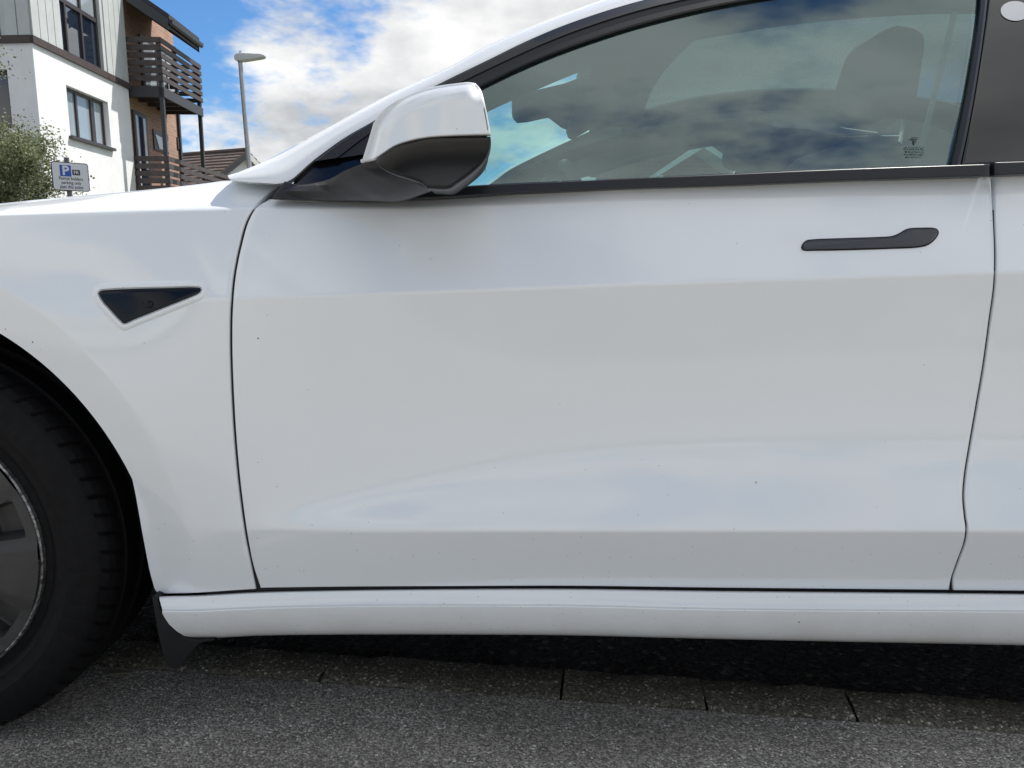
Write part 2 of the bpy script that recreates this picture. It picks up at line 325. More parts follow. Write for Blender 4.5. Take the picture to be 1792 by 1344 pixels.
def panel(name, g, surf, m, parent, off=0.0, thick=0.03, rad=0.0018, kind=None, label=None):
    """sheet on surf over the grid g (x,z), its rim rolled inwards like a folded panel edge"""
    nv, nu = g.shape[:2]
    loop = [(0, i) for i in range(nu)]+[(j, nu-1) for j in range(1, nv)]+[(nv-1, i) for i in range(nu-2, -1, -1)]+[(j, 0) for j in range(nv-2, 0, -1)]
    B = np.array([g[j, i] for j, i in loop])
    d = np.roll(B, -1, 0)-np.roll(B, 1, 0); nrm = np.stack([d[:, 1], -d[:, 0]], 1); nrm /= np.linalg.norm(nrm, axis=1)[:, None]+1e-12
    area = 0.5*np.sum(B[:, 0]*np.roll(B[:, 1], -1)-np.roll(B[:, 0], -1)*B[:, 1])
    if area < 0: nrm = -nrm
    g2 = g.copy()
    for k, (j, i) in enumerate(loop): g2[j, i] = B[k]-nrm[k]*rad
    x, z = g2[..., 0].ravel(), g2[..., 1].ravel(); V = np.stack([x, surf(x, z)+off, z], 1)
    faces = grid_faces(nv, nu); idx = [j*nu+i for j, i in loop]; n = len(idx); verts = [V]; prev = idx; cnt = len(V)
    for a, dep in ((0.3, 0.3*rad), (0.0, rad), (0.0, thick)):
        p = B-nrm*(rad*a*0.9); q = np.stack([p[:, 0], surf(B[:, 0]-nrm[:, 0]*rad, B[:, 1]-nrm[:, 1]*rad)+off+dep, p[:, 1]], 1)
        verts.append(q); cur = list(range(cnt, cnt+n)); cnt += n
        faces += [(prev[i], cur[i], cur[(i+1) % n], prev[(i+1) % n]) for i in range(n)] if area > 0 else [(prev[i], prev[(i+1) % n], cur[(i+1) % n], cur[i]) for i in range(n)]
        prev = cur
    o = mesh_obj(name, np.vstack(verts), faces, m, parent, smooth=True, kind=kind)
    o.data.set_sharp_from_angle(angle=R(75))
    if label: o['label'] = label
    return o
def loft(name, rows, m, parent, kind=None, closed=False, sharp=50):
    rows = [np.asarray(r) for r in rows]; nu = len(rows[0])
    f = grid_faces(len(rows), nu)
    if closed: f += [(j*nu+nu-1, j*nu, (j+1)*nu, (j+1)*nu+nu-1) for j in range(len(rows)-1)]
    return mesh_obj(name, np.vstack(rows), f, m, parent, smooth=True, kind=kind, sharp=sharp)
def four(px_bot, px_top, px_left, px_right, surf, nu, nv, off=0.0, sm=(1, 1, 1, 1)):
    c = lambda p, n, s: curve(p, surf, n, off, bool(s))[:, [0, 2]]
    return coons(c(px_bot, nu, sm[0]), c(px_top, nu, sm[1]), c(px_left, nv, sm[2]), c(px_right, nv, sm[3]))
def pillow(name, outline, yedge, ydome, yback, m, parent, n=120, rings=14, power=2.6, bias=(0, 0)):
    """closed rounded shell from an outline (x,z): domed towards the viewer, straight walls to the back"""
    P = resample(np.vstack([outline, outline[:1]]), n+1)[:-1]; c = P.mean(0)+np.array(bias); V = []; 
    V.append(np.stack([P[:, 0], np.full(n, yback), P[:, 1]], 1))
    for k in range(rings):
        a = k/(rings)*math.pi/2; r = math.cos(a)**(2/power); h = math.sin(a)**(2/power)
        q = c+(P-c)*r; V.append(np.stack([q[:, 0], yedge+(ydome-yedge)*h*np.ones(n), q[:, 1]], 1))
    V = np.vstack(V); f = [(j*n+i, j*n+(i+1) % n, (j+1)*n+(i+1) % n, (j+1)*n+i) for j in range(rings) for i in range(n)]
    V = np.vstack([V, [[c[0], ydome, c[1]]]]); f += [(rings*n+i, rings*n+(i+1) % n, len(V)-1) for i in range(n)]
    f.append(tuple(range(n-1, -1, -1)))
    return mesh_obj(name, V, f, m, parent, smooth=True, sharp=60)

# ------------------------------------------------------------------ setting: ground, pavement, kerb, road
def sheet(name, poly, z, m, kind='structure'):
    o = mesh_obj(name, [(x, y, z) for x, y in poly], [tuple(range(len(poly)))], m, kind=kind); return o
K0 = atZ(570, 1195, 0); K1 = atZ(1792, 1285, 0)        # kerb, edge towards the pavement
kd = np.array([K1[0]-K0[0], K1[1]-K0[1]]); kd /= np.linalg.norm(kd); kn = np.array([-kd[1], kd[0]])   # kn points to the road
KO = K0[:2]
def kp(s, w): return KO+kd*s+kn*w
KW = 0.105
a, b = kp(-40, 0), kp(40, 0); a2, b2 = a-kn*30, b-kn*30
sheet('pavement', [tuple(a), tuple(a2), tuple(b2), tuple(b)], 0.0, 'pavement_asphalt')
a, b = kp(-40, KW), kp(40, KW); a2, b2 = a+kn*9, b+kn*9
sheet('road', [tuple(a), tuple(b), tuple(b2), tuple(a2)], -0.06, 'road_asphalt')
sheet('ground', [(-900, -900), (900, -900), (900, 900), (-900, 900)], -0.15, 'garden_grass')
a, b = a2, b2
sheet('far_pavement', [tuple(a), tuple(b), tuple(b+kn*2.5), tuple(a+kn*2.5)], 0.02, 'pavement_asphalt')
a, b = kp(-40, -1.75), kp(40, -1.75)
sheet('bounce_paving', [tuple(a), tuple(a-kn*12), tuple(b-kn*12), tuple(b)], 0.004, 'paving_pale')  # unseen pale paving behind the camera, added to bounce sunlight onto the car
ks = mesh_obj('kerb', [(*kp(-40, -.002), -.02), (*kp(40, -.002), -.02), (*kp(40, KW), -.05), (*kp(-40, KW), -.05)], [(0, 1, 2, 3)], 'kerb_mortar', kind='structure')
sx_joint = [float(np.dot(atZ(px, py, 0)[:2]-KO, kd)) for px, py in ((575, 1170), (985, 1200), (1230, 1215), (1487, 1235))]
edges = [sx_joint[0]-.62*k for k in range(8, 0, -1)]+sx_joint+[sx_joint[-1]+.36, sx_joint[-1]+.62]+[sx_joint[-1]+.62+.6*k for k in range(1, 8)]
for s0, s1 in zip(edges[:-1], edges[1:]):
    n = max(4, int((s1-s0)/.03)); mbk = MB(); rows = []
    ss = np.linspace(s0+.002, s1-.002, n)
    for w, zz_ in ((0.0, -.06), (0.003, .002), (0.010, .007), (KW*.5, .009), (KW-.012, .007), (KW-.002, -.002), (KW, -.065)):
        r = []
        for i, s_ in enumerate(ss):
            q = kp(s_+(random.uniform(-.003, .003) if i in (0, n-1) else 0), w+random.uniform(-.0035, .0035)); r.append((q[0], q[1], zz_+(random.uniform(-.0018, .0018) if zz_ > 0 else 0)))
        rows.append(r)
    V = np.vstack(rows); f = grid_faces(7, n)+[tuple(j*n for j in range(6, -1, -1)), tuple(j*n+n-1 for j in range(7))]
    mesh_obj('kerb_stone', V, f, 'kerb_concrete', ks, smooth=True, sharp=40, local=True)
# loose grit scattered on the pavement
V = []; Fc = []; rg_ = random.Random(11)
for _ in range(2200):
    s_ = rg_.uniform(-1.6, 2.2); w = -abs(rg_.gauss(0, .32)); q = kp(s_, w); r = rg_.choice((.0008, .001, .0012, .0016, .0022, .003)); k = len(V); an = rg_.uniform(0, 6.28)
    V += [(q[0]+r*math.cos(an+t)*rg_.uniform(.6, 1), q[1]+r*math.sin(an+t)*rg_.uniform(.6, 1), 0.0002) for t in (0, 1.57, 3.14, 4.71)]+[(q[0], q[1], r*rg_.uniform(.6, 1.1))]; Fc += [(k, k+1, k+4), (k+1, k+2, k+4), (k+2, k+3, k+4), (k+3, k, k+4)]
o = mesh_obj('loose_grit', V, Fc, 'grit', kind='stuff'); tag(o, 'loose pale grit scattered over the asphalt pavement', 'grit')
# grit and leaf litter lying in the gutter under the car
V = []; Fc = []
for _ in range(2600):
    s_ = random.uniform(-1.2, 3.2); w = KW+abs(random.gauss(0.02, .16)); q = kp(s_, w); r = random.uniform(.002, .008)*(1.6 if random.random() < .06 else 1)
    k = len(V); an = random.uniform(0, 6.28); z0 = -.059
    pts = [(q[0]+r*math.cos(an+t)*random.uniform(.6, 1), q[1]+r*math.sin(an+t)*random.uniform(.6, 1), z0) for t in (0, 1.57, 3.14, 4.71)]
    V += pts+[(q[0], q[1], z0+r*random.uniform(.4, .9))]; Fc += [(k, k+1, k+4), (k+1, k+2, k+4), (k+2, k+3, k+4), (k+3, k, k+4)]
o = mesh_obj('gutter_litter', V, Fc, 'litter', kind='stuff'); tag(o, 'dark grit and leaf litter in the gutter beside the kerb', 'litter')

# ------------------------------------------------------------------ the car
WX, WZ, WY = -0.980, 0.335, 0.030                      # front wheel: axle and outer face
CY = 0.93                                              # centre line of the car
def zc(x): return .740+.034*(x+.42)                    # shoulder crease
def zcr(x): return np.interp(x, [-1.85, -1.3, -.755, -.39, -.15, .1, .6], [.66, .79, .861, .873, .873, .882, .9])
ZL = .386
def S0(x, z):
    c = zc(x); A = sstep(-.56, .12, x)
    t = np.maximum(0, z-c)/(.9-c); up = .064*t
    u = np.clip((c-z)/(c-ZL), 0, 1); mid = .024*4*u*(1-u)*(.25+.75*A)+.006*u-.011*sstep(-.46, -.15, x)*np.exp(-((1-u)/(.07+.27*sstep(-.45, .55, x)))**2)
    lo = np.maximum(0, ZL-z)/.1; low = .006-.011*sstep(-.46, -.15, x)+.036*lo*(.4+.6*A)
    door = np.where(z >= c, up, np.where(z >= ZL, mid, low))
    fen = .03*((z-.60)/.28)**2-.004
    w = sstep(-.62, -.30, x); y = w*door+(1-w)*fen
    k = np.interp(x, [-1.8, -.75, -.55, -.40, -.15, .15], [2.4, 2.4, 1.5, 1.1, 1.1, 0]); dz = np.maximum(0, z-zcr(x)); y = y+k*dz+30*dz**2*sstep(-.5, -.75, x)
    r = np.hypot(x-WX, z-WZ)
    y = y-.006*np.exp(-((r-.475)/.2)**2)+.017*np.clip((.482-r)/.067, 0, 1)
    y = y+.16*np.maximum(0, -x-1.0)**2
    return y
def S(x, z):
    x = np.asarray(x, float); z = np.asarray(z, float); o = 0
    for d, w in ((-.003, .1), (-.0015, .25), (0, .3), (.0015, .25), (.003, .1)): o = o+w*S0(x, z+d)
    return o
def G(x, z):                                           # side of the glasshouse
    h = np.asarray(z)-.9; return .064+.50*h+.30*h*h*np.sign(h)
car = empty('parked_car', (0.45, CY, 0), 'white saloon car parked half on the pavement, filling the foreground', 'car')
DROP = .06                                             # the far wheels stand lower, on the road
def mirror(o, parent=None):                            # the same piece on the far side of the car
    c = o.copy(); c.data = o.data.copy(); v = np.empty(len(c.data.vertices)*3); c.data.vertices.foreach_get('co', v); v = v.reshape(-1, 3)
    v[:, 1] *= -1; v[:, 2] -= DROP; c.data.vertices.foreach_set('co', v.ravel()); c.data.flip_normals(); c.data.update()
    COL.objects.link(c); c.parent = parent or o.parent; ORG[c.name] = ORG['parked_car']; return c

SEAM_F = [(452, 1031), (441, 990), (431, 940), (421, 870), (414.5, 810), (409, 740), (405, 660), (403.5, 600), (404.5, 540), (410, 480), (420, 430), (432, 388), (446, 364), (470, 343)]
SEAM_B = [(1664, 1033), (1667, 1013), (1677, 983), (1689, 950), (1692.5, 925), (1690, 905), (1687, 870), (1690, 830), (1698, 780), (1710, 710), (1722, 640), (1733, 560), (1741, 500), (1743, 450), (1740.5, 380), (1737, 310)]
def shift(p, d): return [(x+d, y) for x, y in p]
DTOP = [(472, 349), (560, 351), (690, 350), (800, 345), (900, 340), (1100, 331), (1280, 325), (1500, 316), (1734, 309)]
DBOT = [(456, 1029), (600, 1027), (800, 1026), (1000, 1025.5), (1240, 1028.5), (1500, 1031), (1661, 1032.5)]
sf = shift(SEAM_F, 2.4); sf[0] = DBOT[0]; sf[-1] = DTOP[0]; sb = shift(SEAM_B, -2.4); sb[0] = DBOT[-1]; sb[-1] = DTOP[-1]
g = four(DBOT, DTOP, sf, sb, S, 130, 300)
door = panel('front_door', g, S, 'paint', car)
# fender: from the door seam over the wheel arch to the front of the arch
arch = [(WX+.415*math.cos(t), WZ+.415*math.sin(t)) for t in np.linspace(R(187), R(12), 60)]
arch_px = onsurf(catmull([(262, 1000), (272, 1037)]), S)[:, [0, 2]]
bot = np.vstack([arch, arch_px, curve([(278, 1039.5), (339, 1038), (400, 1034), (447, 1031)], S, 12)[:, [0, 2]]])
SIL = [(0, 357), (100, 347), (200, 338), (300, 328), (360, 321), (402, 315.5)]
topf = [(0, 357), (100, 347), (200, 338), (300, 328), (360, 321), (402, 316), (440, 320), (494, 321)]
tp = curve(topf, S, 60)[:, [0, 2]]
x0, z0 = tp[0]; lead = np.array([(x, z0+(float(zcr(x))-float(zcr(x0)))) for x in np.linspace(-1.40, x0-.01, 30)])
tp = np.vstack([lead, tp])
rf = shift(SEAM_F, -2.4); rf[0] = (447, 1031); rf[-1] = (466, 341); rf.append((494, 321))
right = curve(rf, S, 160)[:, [0, 2]]
lf = np.array([(arch[0][0]*(1-t)+(-1.40)*t, arch[0][1]*(1-t)+lead[0][1]*t) for t in np.linspace(0, 1, 160)])
g = coons(resample(bot, 170), resample(tp, 170), lf, right)
fender = panel('front_fender', g, S, 'paint', car)
# rear door and rear quarter
def rdoor(x0_, x1_, name, px_left):
    pass
RTOP = [(1742, 308), (1850, 304), (2050, 300), (2350, 300)]; RBOT = [(1669, 1033), (1792, 1034), (2000, 1036), (2120, 1037)]
sl_ = shift(SEAM_B, 2.4); sl_[0] = RBOT[0]; sl_[-1] = RTOP[0]
g = four(RBOT, RTOP, sl_, [(2120, 1037), (2135, 950), (2170, 850), (2250, 720), (2330, 600), (2350, 480), (2350, 300)], S, 60, 200)
rear = panel('rear_door', g, S, 'paint', car)
RWX = WX+2.875
rb = np.array([(p[0], p[1]) for p in [(RWX+.415*math.cos(t), WZ+.415*math.sin(t)) for t in np.linspace(R(172), R(-7), 50)]])
rr = curve([(2354, 300), (2354, 480), (2334, 600), (2254, 720), (2175, 850), (2140, 950), (2124, 1037)], S, 120)[::-1][:, [0, 2]]
top_r = np.array([(rr[-1][0]*(1-t)+2.65*t, rr[-1][1]*(1-t)+1.0*t+.03*math.sin(math.pi*t)) for t in np.linspace(0, 1, 80)])
botr = np.vstack([rr[:1], [(1.25, .289), (1.465, .289)], rb, [(2.62, .30)]]); rgt = np.array([(2.62*(1-t)+2.65*t, .30*(1-t)+1.0*t) for t in np.linspace(0, 1, 120)])
def SR(x, z): return S(x, z)+.12*np.maximum(0, np.asarray(x)-1.7)**2
quarter = panel('rear_quarter', coons(resample(botr, 80), top_r, rr, rgt), SR, 'paint', car)
# dark sheet behind the gaps, coloured as the shade inside them
def shell(x, z): return S(x, z)+.005
gx = np.linspace(-.49, 1.45, 90); gz = np.linspace(.215, .87, 60); X_, Z_ = np.meshgrid(gx, gz)
loft('gap_shade_sheet', [np.stack([X_[j], np.minimum(shell(X_[j], Z_[j]), .12), Z_[j]], 1) for j in range(60)], 'gap_shade', car)
# rocker
def rk(px, y): return curve(px, lambda x, z: np.full(np.shape(x), y), 170)
RT = [(279, 1044.5), (339, 1042.5), (453, 1036), (600, 1032.5), (800, 1031), (1000, 1031), (1240, 1034.5), (1500, 1037), (1792, 1040), (2120, 1045), (2619, 1053)]
RL = [(284, 1069), (339, 1069.5), (453, 1064.5), (600, 1061), (800, 1060), (1000, 1061), (1240, 1066.5), (1500, 1069), (1792, 1071), (2120, 1076), (2619, 1084)]
RB = [(335, 1116.5), (379, 1116), (453, 1112.5), (600, 1110.5), (800, 1110.5), (1000, 1112), (1240, 1118), (1500, 1123.5), (1792, 1129.5), (2120, 1139), (2619, 1154)]
def off(p, d): return [(x, y+d) for x, y in p]
def mixp(p, q, t): return [(a[0]*(1-t)+b[0]*t, a[1]*(1-t)+b[1]*t) for a, b in zip(p, q)]
def endround(p, k): return p
RM = [[(x, y) for x, y in mixp(RL, RB, t)] for t in (.25, .5, .75, .92)]
for r_, xl in zip(RM, (288, 296, 309, 322)): r_[0] = (xl, r_[0][1])
rows = [rk(off(RT, -1), .060), rk(off(RT, -1), .034), rk(off(RT, .4), .0240), rk(off(RT, 2.0), .0190), rk(off(RT, 4), .0172), rk(mixp(RT, RL, .6), .0145), rk(off(RL, -3), .0115), rk(off(RL, -1), .0130), rk(off(RL, .3), .0105), rk(off(RL, 1.5), .0096),
        rk(off(RL, 4), .0098), rk(RM[0], .0108), rk(RM[1], .0138), rk(RM[2], .0185), rk(RM[3], .0245), rk(RB, .036), rk(off(RB, -.5), .052), rk(off(RB, -3), .09)]
rocker = loft('sill', rows, 'paint', car, sharp=35)
# rocker end cap is closed by the mudguard; underbody and wheel housings
mb = MB(); mb.box(-.50, 1.50, .10, 2*CY-.10, .175, .26); mb.box(1.4, 2.7, .25, 2*CY-.25, .2, .5); mb.box(-1.75, -.50, .36, 2*CY-.36, .19, .58)
u = mb.build('underbody', 'underbody', None, local=True); u.parent = car; u.location = -Vector(ORG['parked_car']); 
for wx in (WX, RWX):
    a_ = np.linspace(R(200), R(-22), 40)
    rows = [np.stack([wx+.425*np.cos(a_), np.full(40, y), WZ+.425*np.sin(a_)], 1) for y in (.066, .15, .36)]
    rows.append(np.stack([np.full(40, wx)+.05*np.cos(a_), np.full(40, .36), np.full(40, WZ)+.05*np.sin(a_)], 1))
    wl = loft('wheel_housing', rows, 'underbody', car); mirror(wl)
# mudguard behind the front wheel
mg = [(268, 1043), (277, 1046), (282, 1062), (292, 1085), (312, 1106), (340, 1117), (378, 1117), (352, 1124), (338, 1136), (326, 1152), (315, 1166), (305, 1169), (296, 1163), (284, 1128), (275, 1085)]
pg = onsurf(catmull(mg+[mg[0]], 5)[:-1], lambda x, z: np.full(np.shape(x), .03))
mb = MB(); mb.prism([(p[0], p[2]) for p in pg], .026, .20, 'y'); fl = mb.build('mudguard', 'black_plastic', car, local=False, bevel=.003); mirror(fl)
mirror(door), mirror(fender), mirror(rear), mirror(quarter), mirror(rocker)

# wheels ------------------------------------------------------------
def wheel(name, cx, near=True):
    n = 990
    prof = [(-.0, .2295), (.002, .243), (-.008, .254), (-.0085, .2555), (-.0115, .257), (-.014, .272), (-.0155, .2735), (-.0165, .29), (-.0135, .305), (-.008, .3165), (-.0065, .3175), (-.004, .3195), (.004, .3255), (.016, .3305), (.028, .3325), (.034, .333), (.036, .327), (.044, .327), (.046, .334), (.085, .335), (.090, .328), (.100, .328), (.104, .335), (.150, .335), (.19, .333), (.215, .325), (.228, .30), (.22, .24)]
    K1_, K2_ = 10, 15; fine = []
    for k in range(K1_, K2_):
        for t_ in np.linspace(0, 1, 5, endpoint=False): fine.append((prof[k][0]*(1-t_)+prof[k+1][0]*t_, prof[k][1]*(1-t_)+prof[k+1][1]*t_))
    prof = prof[:K1_]+fine+prof[K2_:]; nf = len(fine)
    rows = []; ang = np.linspace(0, 2*math.pi, n, endpoint=False)
    for k, (d, r) in enumerate(prof):
        rr_ = np.full(n, r+.006*(r-.23)/.1); yy = np.full(n, WY+.012+d)
        if K1_+4 <= k < K1_+nf-1:                       # shoulder sipes, swept
            fr_ = (k-K1_)/nf; ph = (ang*66/(2*math.pi)+fr_*.55) % 1.0; dep = np.clip(np.minimum(ph, .2-ph)/.06, 0, 1)*min(1, (k-K1_-3)/5); rr_ = rr_-.0035*dep; yy = yy+.003*dep
        if 7 <= k <= 8:
            ph = (ang*66/(2*math.pi)) % 1.0; yy = yy+np.where(ph < .06, .0006, 0)
        rows.append(np.stack([cx+rr_*np.cos(ang), yy, WZ+rr_*np.sin(ang)], 1))
    # cover first: the wheel itself, tyre its child
    nr, na = 60, 360; rad = np.linspace(0.0, .2262, nr); an = np.linspace(0, 2*math.pi, na, endpoint=False)
    Rg, Ag = np.meshgrid(rad, an, indexing='ij'); yy = WY-.004+.010*(Rg/.2262)**2
    sec = (Ag-R(6))*7/(2*math.pi) % 1.0
    slot = sstep(.150, .158, Rg)*(1-sstep(.205, .209, Rg))*sstep(.03, .05, sec)*(1-sstep(.34-.25*(Rg-.15), .37-.25*(Rg-.15), sec))
    yy = yy+.030*slot-.004*sstep(.34, .5, sec)*sstep(.06, .2, Rg)*(1-sstep(.9, 1., sec))
    V = np.stack([cx+Rg*np.cos(Ag), yy, WZ+Rg*np.sin(Ag)], -1).reshape(-1, 3)
    f = [(j*na+i, j*na+(i+1) % na, (j+1)*na+(i+1) % na, (j+1)*na+i) for j in range(nr-1) for i in range(na)]
    w = mesh_obj(name, V, f, 'cover', car, smooth=True, sharp=40)
    rim = [(.2250, .012), (.2262, .007), (.2275, .0055), (.2295, .004), (.2315, .006), (.2330, .02)]
    r_ = [np.stack([cx+r*np.cos(ang), np.full(n, WY+y+.0), WZ+r*np.sin(ang)], 1) for r, y in rim]
    # kerbed, chipped edge
    ch = np.array([random.uniform(-1, 1) for _ in range(n)])*.0007
    for k in (2, 3): r_[k][:, 1] += ch
    ri = loft('rim', r_, 'rim_edge', w, closed=True, sharp=30)
    ty = loft('tyre', rows, 'rubber', w, closed=True, sharp=40)
    bd = loft('brake_disc', [np.stack([cx+r*np.cos(ang), np.full(n, WY+y), WZ+r*np.sin(ang)], 1) for r, y in ((.06, .05), (.16, .05), (.16, .07))], 'disc_metal', w, closed=True)
    for z in (w, ri, ty, bd):
        if near: continue
    m_ = mirror(w)
    for z in (ri, ty, bd): mirror(z, m_)
    return w
wheel('wheel', WX); wheel('wheel', RWX)

# glasshouse ----------------------------------------------------------
TU = [(690, 344), (750, 334), (808, 326), (900, 321), (1000, 317), (1100, 312), (1280, 304.5), (1400, 299), (1500, 295), (1600, 291.5), (1733, 287)]
TL = [(690, 349), (750, 348), (808, 345), (900, 339), (1000, 334.5), (1100, 330), (1280, 324), (1400, 319), (1500, 315), (1600, 312), (1733, 308)]
flat = lambda y: (lambda x, z: np.full(np.shape(x), y)+0*np.asarray(z))
def trimsurf(x, z): return .043+.25*(np.asarray(z)-(.886+.03*(np.asarray(x)+.36)))
g = four(TL, TU, [TL[0], TU[0]], [TL[-1], TU[-1]], trimsurf, 90, 6)
panel('belt_trim', g, trimsurf, 'black_satin', door, thick=.03, rad=.0022)
TU2 = [(1741, 284), (1850, 281), (2050, 280), (2350, 284)]; TL2 = [(1741, 307), (1850, 303), (2050, 299), (2350, 299)]
g = four(TL2, TU2, [TL2[0], TU2[0]], [TL2[-1], TU2[-1]], trimsurf, 40, 6)
panel('belt_trim', g, trimsurf, 'black_satin', rear, thick=.03, rad=.0022)
INNER = [(655, 268), (720, 218), (780, 182), (844, 151), (910, 119), (975, 92), (1045, 67), (1115, 45), (1200, 23), (1280, 6), (1380, -10), (1500, -24), (1620, -31), (1718, -32)]
OUTER = [(505, 318), (544, 284), (600, 243), (652, 213), (720, 172), (780, 141), (858, 103), (915, 75), (975, 49), (1045, 24), (1115, 3), (1200, -17), (1300, -37), (1450, -56), (1600, -65), (1735, -66), (1900, -60), (2150, -40)]
SILH = [(404, 312), (430, 299), (460, 284), (558, 232), (683, 166), (795, 116), (864, 76), (947, 42), (1031, 11), (1062, 0), (1130, -24), (1250, -58), (1400, -86), (1600, -104), (1800, -106), (2000, -98), (2200, -80)]
LOWW = [(404, 315), (425, 318), (455, 319.5), (500, 319.5)]+OUTER[1:]
n = 130
# window glass: between belt trim and frame, edge by the pillar on the right
GB = [(p[0], p[1]+3) for p in TU if p[0] >= 740]; GB[0] = (690, 345); GB[-1] = (1662, 293)
gl_top = INNER[2:-1]+[(1714, -28)]
GR = [(1664, 293), (1680, 220), (1697, 130), (1710, 50), (1716, -28)]; GL = [(690, 345), (700, 290), (730, 225), (780, 182)]
gl_top = [(780, 182)]+INNER[3:-1]+[(1716, -28)]; GB[-1] = GR[0]
g = four(GB, gl_top, GL, GR, G, 80, 60)
wg = panel('window_glass', g, G, 'glass_side', door, off=.004, thick=.004, rad=.0008); mirror(wg, None)
# window frame, black
ia = curve(INNER, G, n, 0.0); oa = curve(OUTER[1:-2], G, n, -.004)
rows = [ia+[0, .012, 0], ia+[0, -.001, 0], ia*.93+oa*.07+[0, -.004, 0], ia*.72+oa*.28+[0, -.0045, 0], ia*.70+oa*.30+[0, -.0015, 0], ia*.45+oa*.55+[0, -.003, 0], ia*.42+oa*.58+[0, -.006, 0], ia*.1+oa*.9+[0, -.005, 0], oa, oa+[0, .02, 0]]
fr = loft('window_frame', rows, 'black_satin', door, sharp=30); mirror(fr, None)
# sail panel in front of the glass
sail = [(507, 317.5), (544, 285), (600, 244), (652, 214), (720, 174), (790, 176), (760, 215), (725, 260), (700, 300), (696, 346), (600, 348), (520, 334)]
g = four([(508, 330), (600, 348), (700, 347)], [(545, 284), (652, 214), (782, 180)], [(508, 330), (520, 305), (545, 284)], [(700, 347), (705, 300), (735, 235), (782, 180)], G, 30, 20)
sp_ = panel('corner_panel', g, G, 'black_gloss', door, off=.003, thick=.01, rad=.001)
# quarter black wedge below the pillar, behind the mirror arm
g = four([(474, 348), (560, 350), (694, 348)], [(498, 317), (560, 333), (694, 340)], [(474, 348), (485, 333), (498, 317)], [(694, 348), (694, 340)], trimsurf, 40, 10)
panel('mirror_foot', g, trimsurf, 'black_satin', door, thick=.02, rad=.002)
# white pillar and roof rail
la = curve(LOWW, G, n, -.006); siv = curve(SILH, G, n, .028)
mid = .5*(la+siv)+[0, -.012, 0.004]; q1 = .78*la+.22*siv+[0, -.008, .001]; q3 = .2*la+.8*siv+[0, -.008, .004]
back = siv+[0.02, .06, -.004]
pil = loft('roof_pillar', [la+[0, .02, -.001], la, q1, mid, q3, siv, siv+[.004, .02, .001], back], 'paint', car); mirror(pil)
# B pillar: rubber edge and gloss black cover, with a pale round camera cover
BL = [(1668, 290), (1684, 215), (1702, 120), (1716, 20), (1722, -40)]; BR = [(1694, 288), (1706, 215), (1720, 120), (1731, 20), (1736, -40)]
ed = [(1666, 292), (1682, 220), (1700, 125), (1714, 30), (1720, -45)]; ee = [(1680, 291), (1696, 215), (1712, 122), (1726, 20), (1732, -46)]
e0 = curve(ed, G, 60, -.002); e1 = curve(ee, G, 60, -.004)
loft('glass_seal', [e0+[0, .012, 0], e0, .5*e0+.5*e1+[0, -.003, 0], e1, e1+[0, .012, 0]], 'black_satin', door, sharp=30)
g = four([(1682, 291), (1735, 288)], [(1734, -46), (1755, -48)], [(1682, 291), (1698, 215), (1714, 122), (1728, 20), (1734, -46)], [(1735, 288), (1742, 215), (1748, 122), (1752, 20), (1755, -48)], G, 12, 50)
g = four([(1682, 291), (1735, 288), (1960, 284)], [(1734, -46), (1755, -48), (1900, -44)], [(1682, 291), (1698, 215), (1714, 122), (1728, 20), (1734, -46)], [(1960, 284), (1950, 215), (1935, 122), (1915, 20), (1900, -44)], G, 40, 50)
bp_ = panel('pillar_cover', g, G, 'black_gloss', car, off=.0, thick=.02, rad=.002); mirror(bp_)
ell = [(1777+25*math.cos(t)*1.0+5*math.sin(t), 19+17*math.sin(t)-3*math.cos(t)) for t in np.linspace(0, 2*math.pi, 40, endpoint=False)]
ce = onsurf(ell, G, -.0015); 
mesh_obj('camera_cover', np.vstack([ce, ce+[0, .004, 0]]), [tuple(range(40))]+[(i, (i+1) % 40, 40+(i+1) % 40, 40+i) for i in range(40)], 'pale_disc', bp_)
# rear glass
g = four([(1962, 284), (2150, 283), (2345, 290)], [(1902, -44), (2100, -15), (2345, 60)], [(1962, 284), (1950, 200), (1930, 90), (1902, -44)], [(2345, 290), (2345, 60)], G, 20, 20)
rg = panel('window_glass', g, G, 'glass_dark', rear, off=.004, thick=.004, rad=.001); mirror(rg, None)
# side etching on the glass
mbE = MB()
def etch(px0, px1, py0, py1):
    q = onsurf([(px0, py1), (px1, py1), (px1, py0), (px0, py0)], G, .0015); mbE.add([tuple(p) for p in q], [(0, 1, 2, 3)])
etch(1594, 1607, 240.5, 242.5); etch(1599, 1602.5, 243, 251)
for py, w in ((257, 18), (262, 16), (267, 17), (272, 15)):
    x_ = 1601-w
    while x_ < 1601+w:
        l_ = random.uniform(2, 5); etch(x_, min(x_+l_, 1601+w), py, py+1.6); x_ += l_+1.6
mbE.build('etched_mark', 'etch', wg, local=False)

